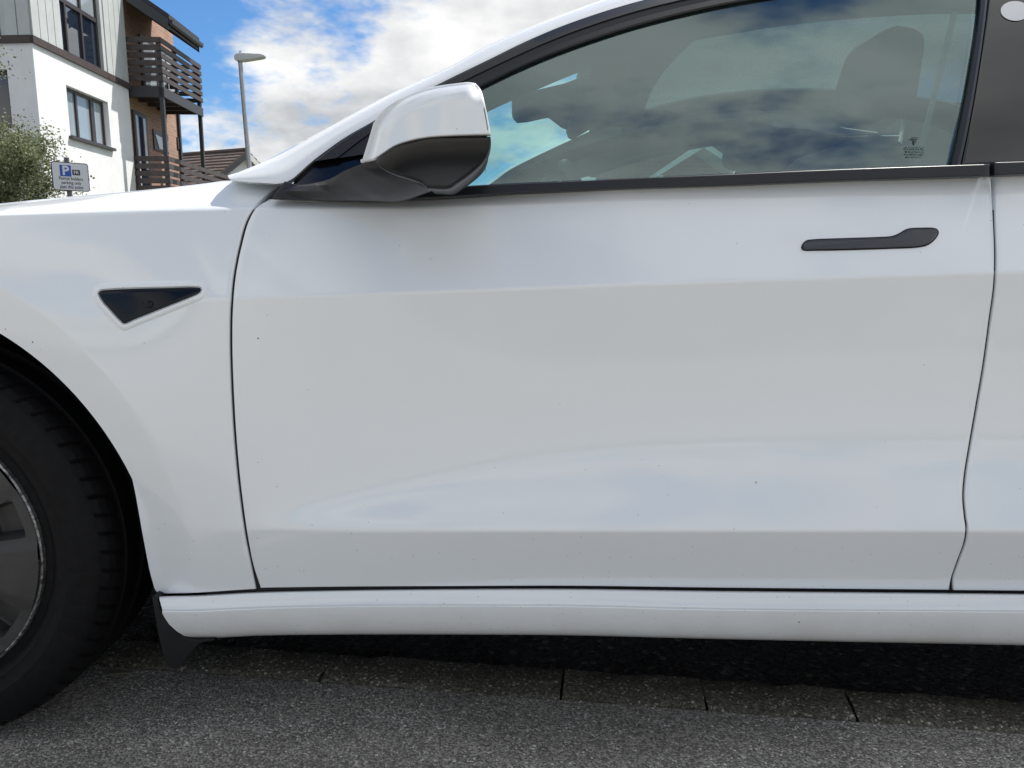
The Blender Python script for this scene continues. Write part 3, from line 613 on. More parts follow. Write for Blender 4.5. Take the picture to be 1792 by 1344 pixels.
# windscreen, roof, bonnet
ap = curve(SILH[:-4], G, 60, .035)                       # upper edge of the near pillar
ws_near = ap+[0.012, .02, -.004]
ws_far = ws_near.copy(); ws_far[:, 1] = 2*CY-ws_near[:, 1]; ws_far[:, 2] -= DROP
rows = []
for t in np.linspace(0, 1, 17):
    b_ = 4*t*(1-t); s_ = np.linspace(0, 1, 60)
    rows.append(ws_near*(1-t)+ws_far*t+np.stack([-.16*b_*(1-s_)-.03*b_, 0*s_, .015*b_+0*s_], 1))
WS = np.array(rows)                                     # 17 x 60 x 3
cut = 47
loft('windscreen', [WS[j, :cut] for j in range(17)], 'glass_screen', car)
rf_near = curve([(1250, -58), (1400, -86), (1600, -104), (1800, -106), (2000, -98), (2200, -80), (2450, -30)], G, 50, .035)
rows = []
for t in np.linspace(0, 1, 17):
    b_ = 4*t*(1-t); far = rf_near.copy(); far[:, 1] = 2*CY-far[:, 1]; far[:, 2] -= DROP
    rows.append(rf_near*(1-t)+far*t+np.array([-.03*b_, 0, .055*b_]))
RFm = np.array(rows)
loft('roof_glass', [RFm[j] for j in range(17)], 'glass_roof', car)
# header and rails under the roof
hd = [WS[j, cut-6:cut+6].mean(0) for j in range(17)]
loft('headliner', [np.array(hd)+[-.06, 0, -.03], np.array(hd)+[.0, 0, -.012], np.array(hd)+[.10, 0, -.012], np.array(hd)+[.12, 0, -.03]], 'interior_grey', car)
rl = [rf_near+[0, -.03, -.05], rf_near+[0, .02, -.012], rf_near+[0, .12, -.012], rf_near+[0, .13, -.02]]
mirror(loft('roof_rail_trim', rl, 'interior_grey', car))
# inner side of the front pillar
pin = curve(INNER, G, 80, .012); pin2 = curve([(705, 285), (760, 245), (820, 213), (870, 188), (940, 157), (1012, 127), (1080, 103), (1160, 82), (1280, 60), (1400, 42), (1600, 26), (1760, 24)], G, 80, .085)
pt = loft('pillar_trim', [pin, .5*pin+.5*pin2+[0, .012, .01], pin2], 'interior_dark', car); mirror(pt)
fl0 = curve([(905, 318), (1000, 290), (1100, 262), (1200, 225), (1300, 205), (1450, 190), (1650, 180), (1800, 180)], flat(1.66), 60); fl1 = curve([(905, 327), (1040, 305), (1100, 287), (1195, 263), (1300, 247), (1450, 237), (1650, 232), (1800, 232)], flat(1.63), 60)
loft('window_lining', [fl0+[0, .03, .0], fl0, fl1, fl1+[0, .04, 0]], 'interior_dark', car)
# bonnet
bx_ = np.concatenate([np.linspace(-1.74, -.55, 40), [-.50, -.46]]); rows = []
edge = curve(topf[:6], S, 60); xe, ye, ze = edge[:, 0], edge[:, 1], edge[:, 2]
def bon(x):
    k = np.argsort(xe); zed = np.interp(x, xe[k], ze[k], left=np.nan); yed = np.interp(x, xe[k], ye[k], left=np.nan)
    x0_ = xe[k][0]; zl_ = ze[k][0]+(zcr(x)-zcr(x0_)); yl_ = ye[k][0]+.16*np.maximum(0, -x-1.0)**2
    return np.where(x < x0_, yl_, yed), np.where(x < x0_, zl_, zed)
ye_, ze_ = bon(bx_)
for t in np.linspace(-1, 1, 31):
    y = CY+t*(CY-ye_-.006); rows.append(np.stack([bx_, y, ze_-.001+.022*(1-t*t)-DROP*(t+1)/2], 1))
loft('bonnet', rows, 'paint', car)
# front bumper, out of the picture
path = catmull([(-1.405, S(-1.405, .6)), (-1.55, .06), (-1.70, .22), (-1.79, .5), (-1.81, CY)], 10); path = np.vstack([path, [(x, 2*CY-y) for x, y in path[::-1]]])
rows = [np.stack([path[:, 0]+dx_, path[:, 1]+(np.sign(CY-path[:, 1]))*dy_, np.full(len(path), z)], 1) for z, dx_, dy_ in ((.18, .06, .03), (.25, .01, .0), (.45, 0, 0), (.62, .02, .01), (.70, .06, .03), (.735, .12, .05))]
loft('front_bumper', rows, 'paint', car)
path2 = catmull([(2.655, .12), (2.80, .16), (2.9, .35), (2.93, CY)], 10); path2 = np.vstack([path2, [(x, 2*CY-y) for x, y in path2[::-1]]])
loft('rear_bumper', [np.stack([path2[:, 0]-a_, path2[:, 1], np.full(len(path2), z)], 1) for z, a_ in ((.2, .06), (.3, 0), (.6, .0), (.8, .02), (1.0, .03), (1.03, .25))], 'paint', car)
# back window, boot lid and rear pillars
e_ = RFm[:, -1]; tl_ = np.stack([np.full(17, 2.50)+.06*np.sin(np.linspace(0, math.pi, 17)), np.linspace(.26, 2*CY-.26, 17), np.full(17, 1.06)-np.linspace(0, DROP, 17)], 1)
loft('rear_window', [e_*(1-t)+tl_*t+[0, 0, .07*math.sin(math.pi*t)] for t in np.linspace(0, 1, 9)], 'glass_dark', car)
loft('boot_lid', [tl_, tl_+[.2, 0, -.02], tl_+[.36, 0, -.05], tl_+[.40, 0, -.10]], 'paint', car)
lq = curve([(2345, 292), (2340, 180), (2320, 70), (2240, -20), (2190, -70)], G, 40)[:, [0, 2]]
rq = np.stack([np.full(40, 2.64), np.linspace(.985, 1.03, 40)], 1)
bq = np.array([(lq[0][0]*(1-t)+2.64*t, lq[0][1]*(1-t)+.985*t+.02*math.sin(math.pi*t)) for t in np.linspace(0, 1, 60)])
tq = np.array([(lq[-1][0]*(1-t)+2.64*t, lq[-1][1]*(1-t)+1.03*t+.09*math.sin(math.pi*t)) for t in np.linspace(0, 1, 60)])
mirror(panel('rear_pillar', coons(bq, tq, lq, rq), G, 'paint', car, off=-.004))

# door mirror ---------------------------------------------------------
MY = -.115
def ol(px, y, k=8): return onsurf(catmull(px+[px[0]], k)[:-1], flat(y))[:, [0, 2]]
cap = [(625, 293), (637, 258), (652, 217), (668, 195), (690, 177), (720, 163), (760, 152), (797, 146.5), (822, 144), (834, 147), (842, 158), (849, 185), (855, 213), (858.5, 235), (830, 235.5), (790, 237), (750, 239.5), (715, 246), (690, 255), (660, 273)]
low = [(655, 279), (690, 257), (715, 248), (750, 241.5), (790, 239), (830, 237.5), (858, 237), (858, 250), (855, 266), (847, 283), (826, 304), (800, 323), (787, 330.5), (765, 332), (748, 331), (738, 322), (715, 313), (685, 303), (665, 292)]
XR = float(atY(858, 235, -.15)[0])
seam = np.array([atY(a_, b_, -.13)[[0, 2]] for a_, b_ in ((600, 300), (655, 277), (690, 256), (715, 247), (750, 240.5), (790, 238), (830, 236.5), (870, 236))])
topc = np.array([atY(a_, b_, -.13)[[0, 2]] for a_, b_ in catmull([(620, 300), (637, 258), (652, 217), (668, 195), (690, 177), (720, 163), (760, 152), (797, 146.5), (822, 144), (834, 147), (842, 158)])])
def MS(x, z):                                           # outer side of the mirror body
    x = np.asarray(x, float); z = np.asarray(z, float)
    y = -.160+2.3*np.maximum(0, XR-.02-x)**2
    zs = np.interp(x, seam[:, 0], seam[:, 1]); d = np.maximum(0, zs-z); y = y+19.0*d*d
    dd = np.sqrt(((np.stack([x.ravel(), z.ravel()], 1)[:, None]-topc[None])**2).sum(2)).min(1).reshape(x.shape)
    y = y+.022*np.maximum(0, 1-dd/.026)**2
    return y
g = four([(656, 281), (665, 292), (685, 303), (715, 313), (736, 321), (748, 331)], [(690, 257.5), (750, 242), (800, 239.5), (858, 238)], [(656, 281), (672, 268), (690, 257.5)], [(748, 331), (787, 331), (800, 323), (826, 304), (847, 283), (855, 266), (858, 250), (858, 238)], MS, 70, 60)
hou = panel('door_mirror', g, MS, 'mirror_plastic', car, thick=.03, rad=.004)
g2_ = .93*g+.07*g.mean((0, 1)); panel('mirror_body', g2_, MS, 'black_satin', hou, off=.03, thick=.09, rad=.003)
g = four([(631, 284), (656, 277), (690, 255.5), (715, 246.5), (750, 240), (790, 237.2), (830, 235.8), (858.5, 235.3)], [(652, 217), (668, 195), (690, 177), (720, 163), (760, 152), (797, 146.5), (820, 144.2), (832, 146)], [(631, 284), (640, 255), (652, 217)], [(858.5, 235.3), (855, 213), (849, 183), (842, 158), (832, 146)], MS, 90, 60)
cp = panel('mirror_cap', g, MS, 'paint', hou, thick=.012, rad=.003)
g = .94*g+.06*g.mean((0, 1))
panel('mirror_body', g, MS, 'black_satin', hou, off=.03, thick=.09, rad=.003)
# arm from the door to the mirror body
A0 = [(496, 323), (545, 321), (575, 314), (605, 298), (630, 288), (652, 279)]
A1 = [(512, 349), (560, 350), (610, 350), (650, 350), (690, 349), (747, 330)]
ys0 = np.array([.066, .04, .012, -.025, -.05, -.065])
def arm(px, ys, n=40):
    p = catmull(px); t = np.linspace(0, 1, len(p)); yv = np.interp(t, np.linspace(0, 1, len(ys)), ys)
    q = np.array([atY(a[0], a[1], y) for a, y in zip(p, yv)]); return resample(q, n)
a0 = arm(A0, ys0); a1 = arm(A1, [.046, .038, .026, .01, -.015, -.06])
rows = [a0+[0, .06, .0], a0+[0, .012, .001], a0, .8*a0+.2*a1+[0, -.010, 0], .5*a0+.5*a1+[0, -.014, 0], .2*a0+.8*a1+[0, -.006, 0], a1, a1+[0, .05, -.0]]
loft('mirror_arm', rows, 'mirror_plastic', hou, sharp=45)
mgv = [(.0, .0)]
mgl = onsurf([(853, 170), (857, 236), (851, 262), (800, 316)], flat(-.06))
mesh_obj('mirror_glass', [(mgl[0][0]-.004, -.13, 1.0), (mgl[0][0]-.004, .03, 1.0), (mgl[0][0]-.006, .03, .92), (mgl[0][0]-.006, -.13, .93)], [(0, 1, 2, 3)], 'chrome', hou)
# the far mirror is the same set, reflected
hm = mirror(hou)
for c_ in list(hou.children):
    if c_.name != hm.name: mirror(c_, hm)

# door handle -----------------------------------------------------------
H = [(1403.5, 433), (1406, 427), (1412, 422), (1422, 420.3), (1480, 418), (1540, 416), (1560, 414.5), (1572, 410.5), (1584, 403.5), (1591, 401), (1615, 399.8), (1632, 400), (1639, 402), (1641.5, 407), (1637, 416), (1629, 424), (1620, 429), (1604, 432), (1560, 434), (1480, 436.5), (1420, 437.5), (1410, 437.5), (1405, 436)]
Hc = catmull(H+[H[0]], 6)[:-1]; hc = Hc.mean(0)
def hring(d, off_):                                    # outline grown by d pixels
    dd = np.roll(Hc, -1, 0)-np.roll(Hc, 1, 0); nn = np.stack([dd[:, 1], -dd[:, 0]], 1); nn /= np.linalg.norm(nn, axis=1)[:, None]
    return onsurf(Hc+nn*d*(1), S, off_)
ar = 0.5*np.sum(Hc[:, 0]*np.roll(Hc[:, 1], -1)-np.roll(Hc[:, 0], -1)*Hc[:, 1]); sg = 1 if ar > 0 else -1
def ngon(name, rings, m, parent, cap_last=True):
    k = len(rings[0]); V = np.vstack(rings); f = [(j*k+i, j*k+(i+1) % k, (j+1)*k+(i+1) % k, (j+1)*k+i) for j in range(len(rings)-1) for i in range(k)]
    if cap_last: f.append(tuple((len(rings)-1)*k+i for i in range(k)))
    return mesh_obj(name, V, f, m, parent, smooth=True, sharp=35)
hs_ = ngon('handle_gap_shade', [hring(1.6*sg, .002), hring(1.6*sg, -.0006), hring(-.8*sg, -.0006), hring(-.9*sg, .002)], 'gap_shade', door, False)  # dark raised ring painting the shade of the gap round the handle
hd_ = ngon('door_handle', [hring(-.6*sg, .001), hring(-.6*sg, -.0008), hring(-.9*sg, -.0030), hring(-2.6*sg, -.0048), hring(-4.2*sg, -.0050)], 'handle_grey', door)
# side camera in the fender --------------------------------------------
T = [(172.5, 514), (176, 509.5), (190, 507.5), (230, 505.5), (290, 504), (345, 503.2), (351, 505), (350.5, 510), (344, 515), (330, 521), (300, 533), (265, 547), (235, 559), (224, 564), (217, 566), (211, 561), (196, 545), (180, 527)]
Tc = catmull(T+[T[0]], 6)[:-1]
def ring_of(Pc, d, off_):
    dd = np.roll(Pc, -1, 0)-np.roll(Pc, 1, 0); nn = np.stack([dd[:, 1], -dd[:, 0]], 1); nn /= np.linalg.norm(nn, axis=1)[:, None]+1e-9
    s_ = np.sign(0.5*np.sum(Pc[:, 0]*np.roll(Pc[:, 1], -1)-np.roll(Pc[:, 0], -1)*Pc[:, 1]))
    return onsurf(Pc+nn*d*s_, S, off_)
ngon('camera_surround', [ring_of(Tc, 15, .002), ring_of(Tc, 12, -.0003), ring_of(Tc, 8.5, -.0020), ring_of(Tc, 5.0, -.0030), ring_of(Tc, 2.6, -.0026), ring_of(Tc, 1.0, -.0005), ring_of(Tc, .3, .006)], 'paint', fender, False)
ngon('camera_cover', [ring_of(Tc, .8, .004), ring_of(Tc, 0, -.0012), ring_of(Tc, -1.2, -.0024), ring_of(Tc, -3, -.0026)], 'black_lens', fender)
le = onsurf([(258+9*math.cos(t), 532+7*math.sin(t)) for t in np.linspace(0, 6.283, 24, endpoint=False)], S, -.0034)
le2 = onsurf([(258+5*math.cos(t), 532+4*math.sin(t)) for t in np.linspace(0, 6.283, 24, endpoint=False)], S, -.0046)
ngon('camera_lens', [le+[0, .001, 0], le, le2], 'black_lens', fender)

# cabin -----------------------------------------------------------------
def rbox(name, c, size, m, parent, rot=(0, 0, 0), bev=.04, taper=1.0, seg=4):
    sx_, sy_, sz_ = [v/2 for v in size]; mb = MB(); M = Matrix.Rotation(rot[2], 3, 'Z') @ Matrix.Rotation(rot[1], 3, 'Y') @ Matrix.Rotation(rot[0], 3, 'X')
    v = []
    for z in (-sz_, sz_):
        k = taper if z > 0 else 1
        for x, y in ((-sx_, -sy_), (sx_, -sy_), (sx_, sy_), (-sx_, sy_)): v.append(tuple(Vector(c)+M @ Vector((x*k, y*k, z))))
    mb.add(v, [(0, 3, 2, 1), (4, 5, 6, 7), (0, 1, 5, 4), (1, 2, 6, 5), (2, 3, 7, 6), (3, 0, 4, 7)])
    return mb.build(name, m, parent, bevel=bev, seg=seg, local=False)
for sy_ in (.50, 1.36):
    seat = rbox('front_seat', (.60, sy_, .72), (.13, .48, .62), 'interior_dark', car, (0, R(16), 0), .06, .86)
    rbox('headrest', (.735, sy_, 1.155), (.10, .24, .16), 'interior_dark', seat, (0, R(10), 0), .05, .85)
    rbox('cushion', (.34, sy_, .47), (.52, .5, .16), 'interior_dark', seat, (0, R(-8), 0), .06)
rs = rbox('rear_seat', (1.52, CY, .78), (.16, 1.3, .62), 'interior_dark', car, (0, R(20), 0), .06, .95)
for sy_ in (.55, CY, 1.31): rbox('headrest', (1.66, sy_, 1.14), (.10, .24, .14), 'interior_dark', rs, (0, R(15), 0), .04)
rbox('dashboard', (-.16, CY, .84), (.42, 1.46, .15), 'interior_dark', car, (0, R(4), 0), .05)
rbox('screen', (.10, CY, .88), (.012, .36, .22), 'interior_grey', car, (0, R(-12), 0), .004)
mb = MB(); pr = []
tor = []; nT, nS = 48, 12
for i in range(nT):
    for j in range(nS):
        a_ = 2*math.pi*i/nT; b_ = 2*math.pi*j/nS; p = Vector((.017*math.sin(b_), (.178+.017*math.cos(b_))*math.cos(a_), (.17+.017*math.cos(b_))*math.sin(a_)))
        p = Matrix.Rotation(R(-24), 3, 'Y') @ p; tor.append((p.x+.23, p.y+1.36, p.z+.93))
stw = mesh_obj('steering_wheel', tor, [(i*nS+j, i*nS+(j+1) % nS, ((i+1) % nT)*nS+(j+1) % nS, ((i+1) % nT)*nS+j) for i in range(nT) for j in range(nS)], 'interior_dark', car, smooth=True)
rbox('hub', (.22, 1.36, .92), (.06, .30, .09), 'interior_dark', stw, (0, R(-24), 0), .02)
def extr(name, px, y0, y1, m, parent, bev=.006):
    q = onsurf(px, flat((y0+y1)/2)); mb = MB(); mb.prism([(p[0], p[2]) for p in q], y0, y1, 'y'); return mb.build(name, m, parent, local=False, bevel=bev)
rvm = extr('rear_view_mirror', [(899, 178), (930, 170), (985, 157), (1011, 147), (1014, 155), (1013, 195), (1002, 222), (985, 215), (962, 197), (925, 205), (905, 207), (897, 198), (895, 185)], .86, 1.02, 'interior_dark', car)
extr('sensor_housing', [(999, 200), (1014, 189), (1046, 178), (1048, 186), (1044, 212), (1040, 218), (1004, 239), (997, 236), (993, 224)], .78, .90, 'interior_dark', rvm)
extr('sun_visor', [(1013, 118), (1065, 104), (1075, 150), (1060, 192), (1016, 192), (1006, 180)], .93, 1.06, 'interior_dark', car)
# inner door panels below the windows
mb = MB(); mb.box(-.35, 1.5, .09, .12, .3, .875); ip = mb.build('door_lining', 'interior_dark', car, local=False); mirror(ip)
mb = MB(); mb.box(-.55, 2.2, .2, 2*CY-.2, .262, .28); mb.build('cabin_floor', 'interior_dark', car, local=False)
# pale strip standing in for the reflection along the glass edge and pillar trim
pts = [atY(1672, 20, .34), atY(1605, 292, .30)]
mb = MB(); p, q = Vector(pts[0]), Vector(pts[1]); w_ = Vector((.005, 0, .001)); mb.add([p-w_, p+w_, q+w_, q-w_, p-w_+Vector((0, .004, 0)), p+w_+Vector((0, .004, 0)), q+w_+Vector((0, .004, 0)), q-w_+Vector((0, .004, 0))], [(0, 1, 2, 3), (7, 6, 5, 4), (0, 4, 5, 1), (1, 5, 6, 2), (2, 6, 7, 3), (3, 7, 4, 0)])
mb.build('reflection_strip', 'reflection_grey', car, local=False)

# ------------------------------------------------------------------ apartment building (its own frame: x out of the sunlit face, y along it)
BA = .045; BO = np.array([-8.08, 12.58, 0.0])
bld = empty('apartment_building', tuple(BO), 'white rendered apartment building with grey boarding and brown slatted balconies', 'building', rz=BA)
ca_, sa_ = math.cos(BA), math.sin(BA)
def Bp(px, py, nx=0.0):                                 # photo point -> (along, up) on the plane nx in front of the face
    d = rays([(px, py)])[0]; N_ = np.array([ca_, sa_, 0]); P0 = BO+N_*nx; t = np.dot(P0-CAM, N_)/np.dot(d, N_); q = CAM+d*t-BO
    return float(-sa_*q[0]+ca_*q[1]), float(q[2])
YE = Bp(228, 200)[0]                                    # far end of the white block
SK = .13                                                # the shaded face runs back a little
def Ax(x): return -SK*x                                 # y of the shaded face at local x (x<0)
# lower wall with window openings: sunlit face in pieces around the opening
(wy0, wz1) = Bp(115, 145); (_, wz0) = Bp(122, 238); (wy1, _) = Bp(195, 258)
wz1 = 3.90; wz0 = 3.0
ZB = 4.36; TK = .35
mb = MB()
mb.prism([(0, 0), (0, wy0), (-TK, wy0), (-TK, .06)], -.1, ZB, 'z'); mb.box(-TK, 0, wy1, YE, -.1, ZB); mb.box(-TK, 0, wy0, wy1, -.1, wz0); mb.box(-TK, 0, wy0, wy1, wz1, ZB)
wall = mb.build('wall', 'render_white', bld)
bm = bmesh.new(); bm.from_mesh(wall.data); bmesh.ops.remove_doubles(bm, verts=bm.verts, dist=.0005); bm.to_mesh(wall.data); bm.free()
# shaded face: a wall with an opening at the left
mb = MB(); 
def aface(x0, x1, z0, z1, out=0.0, th=.3): return MB().add([(x0, Ax(x0)-out, z0), (x1, Ax(x1)-out, z0), (x1, Ax(x1)+th, z0), (x0, Ax(x0)+th, z0), (x0, Ax(x0)-out, z1), (x1, Ax(x1)-out, z1), (x1, Ax(x1)+th, z1), (x0, Ax(x0)+th, z1)], [(0, 3, 2, 1), (4, 5, 6, 7), (0, 1, 5, 4), (1, 2, 6, 5), (2, 3, 7, 6), (3, 0, 4, 7)])
def Apx(px, py):
    d = rays([(px, py)])[0]; lx = None
    Nl = np.array([-SK*0-SK, -1.0, 0]); Nl = np.array([-SK, -1.0, 0]); Nw = np.array([ca_*Nl[0]-sa_*Nl[1], sa_*Nl[0]+ca_*Nl[1], 0]); t = np.dot(BO-CAM, Nw)/np.dot(d, Nw); q = CAM+d*t-BO
    return float(ca_*q[0]+sa_*q[1]), float(q[2])
ax1, az1 = Apx(12, 121); _, az0 = Apx(13, 225)
m1 = aface(-7, ax1-1.3, -.1, ZB); m2 = aface(ax1, -.002, -.1, ZB)
for part in (aface(ax1-1.3, ax1, -.1, az0), aface(ax1-1.3, ax1, az1, ZB), m2): m1.add(part.v, part.f)
m1.build('shaded_wall', 'render_white', bld)
# windows
def window(y0, y1, z0, z1, xf, mull, trans, panes_m, name='window', fw=.055, sill=True):
    """frame mesh in the sunlit face; panes and sill are its pieces"""
    mb = MB(); mb.box(xf-.06, xf, y0, y0+fw, z0, z1); mb.box(xf-.06, xf, y1-fw, y1, z0, z1); mb.box(xf-.06, xf, y0+fw, y1-fw, z0, z0+fw); mb.box(xf-.06, xf, y0+fw, y1-fw, z1-fw, z1)
    ys = [y0+fw]
    for m_, w_ in mull: mb.box(xf-.055, xf+.004, m_-w_/2, m_+w_/2, z0+fw, z1-fw); ys += [m_-w_/2, m_+w_/2]
    ys.append(y1-fw); zs = [z0+fw]
    for t_ in trans:
        for a_, b_ in zip(ys[::2], ys[1::2]): mb.box(xf-.055, xf+.002, a_, b_, t_-.04, t_+.04)
        zs += [t_-.04, t_+.04]
    zs.append(z1-fw)
    w = mb.build(name, 'frame_brown', bld); k = 0
    for a_, b_ in zip(ys[::2], ys[1::2]):
        for c_, d_ in zip(zs[::2], zs[1::2]):
            tl = random.uniform(-.006, .006); o = MB().add([(xf-.03, a_, c_), (xf-.03+tl, b_, c_), (xf-.03+tl, b_, d_), (xf-.03, a_, d_), (xf-.04, a_, c_), (xf-.04+tl, b_, c_), (xf-.04+tl, b_, d_), (xf-.04, a_, d_)], [(0, 1, 2, 3), (7, 6, 5, 4), (0, 4, 5, 1), (1, 5, 6, 2), (2, 6, 7, 3), (3, 7, 4, 0)]).build('pane', panes_m[k % len(panes_m)], w); k += 1
    if sill: MB().box(xf-.02, .07, y0-.06, y1+.06, z0-.055, z0-.003).build('sill', 'frame_brown', w)
    return w
mm = [Bp(135, 200, -.1)[0], Bp(163, 210, -.1)[0]]
window(wy0+.002, wy1-.002, wz0+.002, wz1-.002, -.10, [(mm[0], .06), (mm[1], .13)], [], ['pane_blind'])
aw = MB(); 
for x0_, x1_, z0_, z1_ in ((ax1-1.3, ax1, az0, az0+.06), (ax1-1.3, ax1, az1-.06, az1), (ax1-.06, ax1, az0+.06, az1-.06), (ax1-1.3, ax1-1.24, az0+.06, az1-.06), (ax1-.68, ax1-.62, az0+.06, az1-.06)):
    t_ = aface(x0_, x1_, z0_, z1_, -.08, .14); aw.add(t_.v, t_.f)
w = aw.build('window', 'frame_brown', bld)
for x0_, x1_ in ((ax1-.62, ax1-.06), (ax1-1.24, ax1-.68)): aface(x0_, x1_, az0+.06, az1-.06, -.105, .12).build('pane', 'pane_dark', w)
# trim band
mb = MB().box(0, .045, -.03, YE+.02, ZB, ZB+.12); t_ = aface(-7, .0, ZB, ZB+.12, .045, .1); mb.add(t_.v, t_.f); mb.build('trim_band', 'brown_trim', bld)
# upper storey: backing wall, window, boards
Z2 = 7.4; uw0 = Bp(106, 60)[0]; uw1 = Bp(178, 80)[0]
mb = MB(); mb.prism([(0, 0), (0, uw0), (-.3, uw0), (-.3, .06)], ZB+.12, Z2, 'z'); mb.box(-.3, 0, uw1, YE, ZB+.12, Z2); t_ = aface(-7, -.002, ZB+.12, Z2, 0); mb.add(t_.v, t_.f); mb.build('upper_wall', 'cladding', bld)
um = [(Bp(122, 60)[0], .05), (Bp(149, 60)[0], .06)]; ut = Bp(104, 9)[1]
window(uw0+.002, uw1-.002, ZB+.125, Z2, -.05, um, [5.42], ['pane_dark', 'pane_blind', 'pane_dark', 'pane_blind', 'pane_dark', 'pane_blind'], sill=False)
def board(y0, y1): MB().box(0.002, .028, y0+.006, y1-.006, ZB+.122, Z2).build('board', 'cladding', bld, bevel=.004, seg=1)
nb = max(1, round((uw0)/.27)); 
for k in range(nb): board(uw0*k/nb, uw0*(k+1)/nb)
nb = round((YE-uw1-.12)/.27)
MB().box(-.04, .012, uw1+.004, uw1+.11, ZB+.122, Z2).build('board', 'cladding', bld)
for k in range(nb): board(uw1+.12+(YE-uw1-.12)*k/nb, uw1+.12+(YE-uw1-.12)*(k+1)/nb)
ux = Apx(4, 30)[0]
xs = np.arange(0, -2.6, -.22)
for x1_, x0_ in zip(xs[:-1], xs[1:]):
    if x0_ > ux-.05: aface(x0_+.006, x1_-.006, ZB+.122, Z2, .026, 0).build('board', 'cladding', bld, bevel=.004, seg=1)
t_ = aface(ux-1.2, ux-.06, ZB+.13, Z2, .02, .0); w = t_.build('window', 'frame_brown', bld); aface(ux-1.1, ux-.14, ZB+.2, Z2-.1, .026, -.021).build('pane', 'pane_dark', w)
# brick wing behind the balconies
Y2 = Bp(322, 230)[0]; yb = YE+.02
mb = MB(); mb.prism([(-5, -.1), (-.12, -.1), (-.12, 5.80+.68*1.07-.02), (-5, 5.8+.68*5.95-.02)], yb, Y2, 'y'); bw = mb.build('brick_wall', 'brick_red', bld)
MB().box(-.119, -.06, Y2-.12, Y2-.03, 0, 6).build('downpipe', 'steel_dark', bld)
(vy, vz) = Bp(312, 250, -.12); MB().box(-.119, -.09, vy-.11, vy+.11, vz-.16, vz+.12).build('vent', 'brown_trim', bld)
(dy0, _), (dy1, _) = Bp(232, 230, -.12), Bp(255, 230, -.12)
dw = MB().box(-.119, -.07, dy0, dy1, 1.9, 4.0).build('balcony_door', 'frame_brown', bld)
MB().box(-.069, -.062, dy0+.12, dy1-.12, 2.0, 3.9).build('pane', 'pane_dark', dw); MB().box(-.069, -.05, dy0+.08, dy0+.12, 2.0, 3.9).build('door_stile', 'white_frame', dw)
(by0, bz1), (by1, bz0) = Bp(266, 226, -.12), Bp(292, 262, -.12)
bwn = MB().box(-.119, -.085, by0, by1+.05, bz0-.1, bz1).build('window', 'frame_brown', bld)
MB().add([(-.08, by0+.07, bz1-.1), (-.08, by1, bz1-.16), (-.08, by1, bz0-.05), (-.08, by0+.25, bz0-.05), (-.075, by0+.07, bz1-.1), (-.075, by1, bz1-.16), (-.075, by1, bz0-.05), (-.075, by0+.25, bz0-.05)], [(0, 1, 2, 3), (7, 6, 5, 4), (0, 4, 5, 1), (1, 5, 6, 2), (2, 6, 7, 3), (3, 7, 4, 0)]).build('pane', 'pane_blind', bwn)
(uy0, _), (uy1, _) = Bp(243, 40, -.12), Bp(262, 40, -.12)
up_ = MB().box(-.119, -.07, uy0-.1, uy1+1.2, 4.5, 5.75).build('balcony_door', 'frame_brown', bld)
for a_, b_ in ((uy0, uy1), (uy1+.1, uy1+.6), (uy1+.7, uy1+1.1)): MB().box(-.069, -.062, a_, b_, 4.6, 5.65).build('pane', 'pane_blind', up_)
# balconies
NB = .73; b0, b1 = Bp(283, 100, NB)[0], Bp(351, 120, NB)[0]
def balcony(zf, ztop, y0, y1, nsl, posts, zpost):
    mb = MB(); mb.box(-.1, NB-.045, y0+.03, y1-.03, zf, zf+.09)
    bal = mb.build('balcony', 'slat_brown', bld)
    MB().box(NB-.042, NB, y0-.0, y1, zf-.14, zf+.06).build('edge_beam', 'steel_dark', bal)
    MB().box(-.1, NB-.045, y0-.0, y0+.028, zf-.14, zf+.06).build('edge_beam', 'steel_dark', bal)
    for k in range(5): yk = y0+.2+(y1-y0-.4)*k/4; MB().box(-.1, NB-.046, yk-.025, yk+.025, zf-.12, zf-.002).build('joist', 'slat_brown', bal)
    h = (ztop-zf-.14)/nsl
    for k in range(nsl):
        z0_ = zf+.14+h*k; MB().box(NB-.025, NB+.003, y0-.02, y1+.03, z0_+.35*h, z0_+h).build('slat', 'slat_brown', bal)
        MB().box(-.05, NB-.028, y0-.024, y0-.001, z0_+.30*h, z0_+h).build('slat', 'slat_brown', bal)
        MB().box(-.05, NB-.028, y1+.0, y1+.022, z0_+.35*h, z0_+h).build('slat', 'slat_brown', bal)
    for yp in posts: MB().box(NB-.11, NB-.028, yp-.04, yp+.04, -.1, zpost).build('post', 'steel_dark', bal)
    for yp in (y0+.9, ): MB().box(NB-.075, NB-.028, yp-.04, yp+.04, zf+.1, ztop-.03).build('stanchion', 'slat_brown', bal)
    return bal
balcony(4.36, 5.44, b0, b1, 6, (b0+.04, b1-.04), 5.42)
lb1 = Bp(405, 312, NB)[0]
bal = balcony(1.9, 2.98, b0+.0, lb1, 6, (), 2.9)
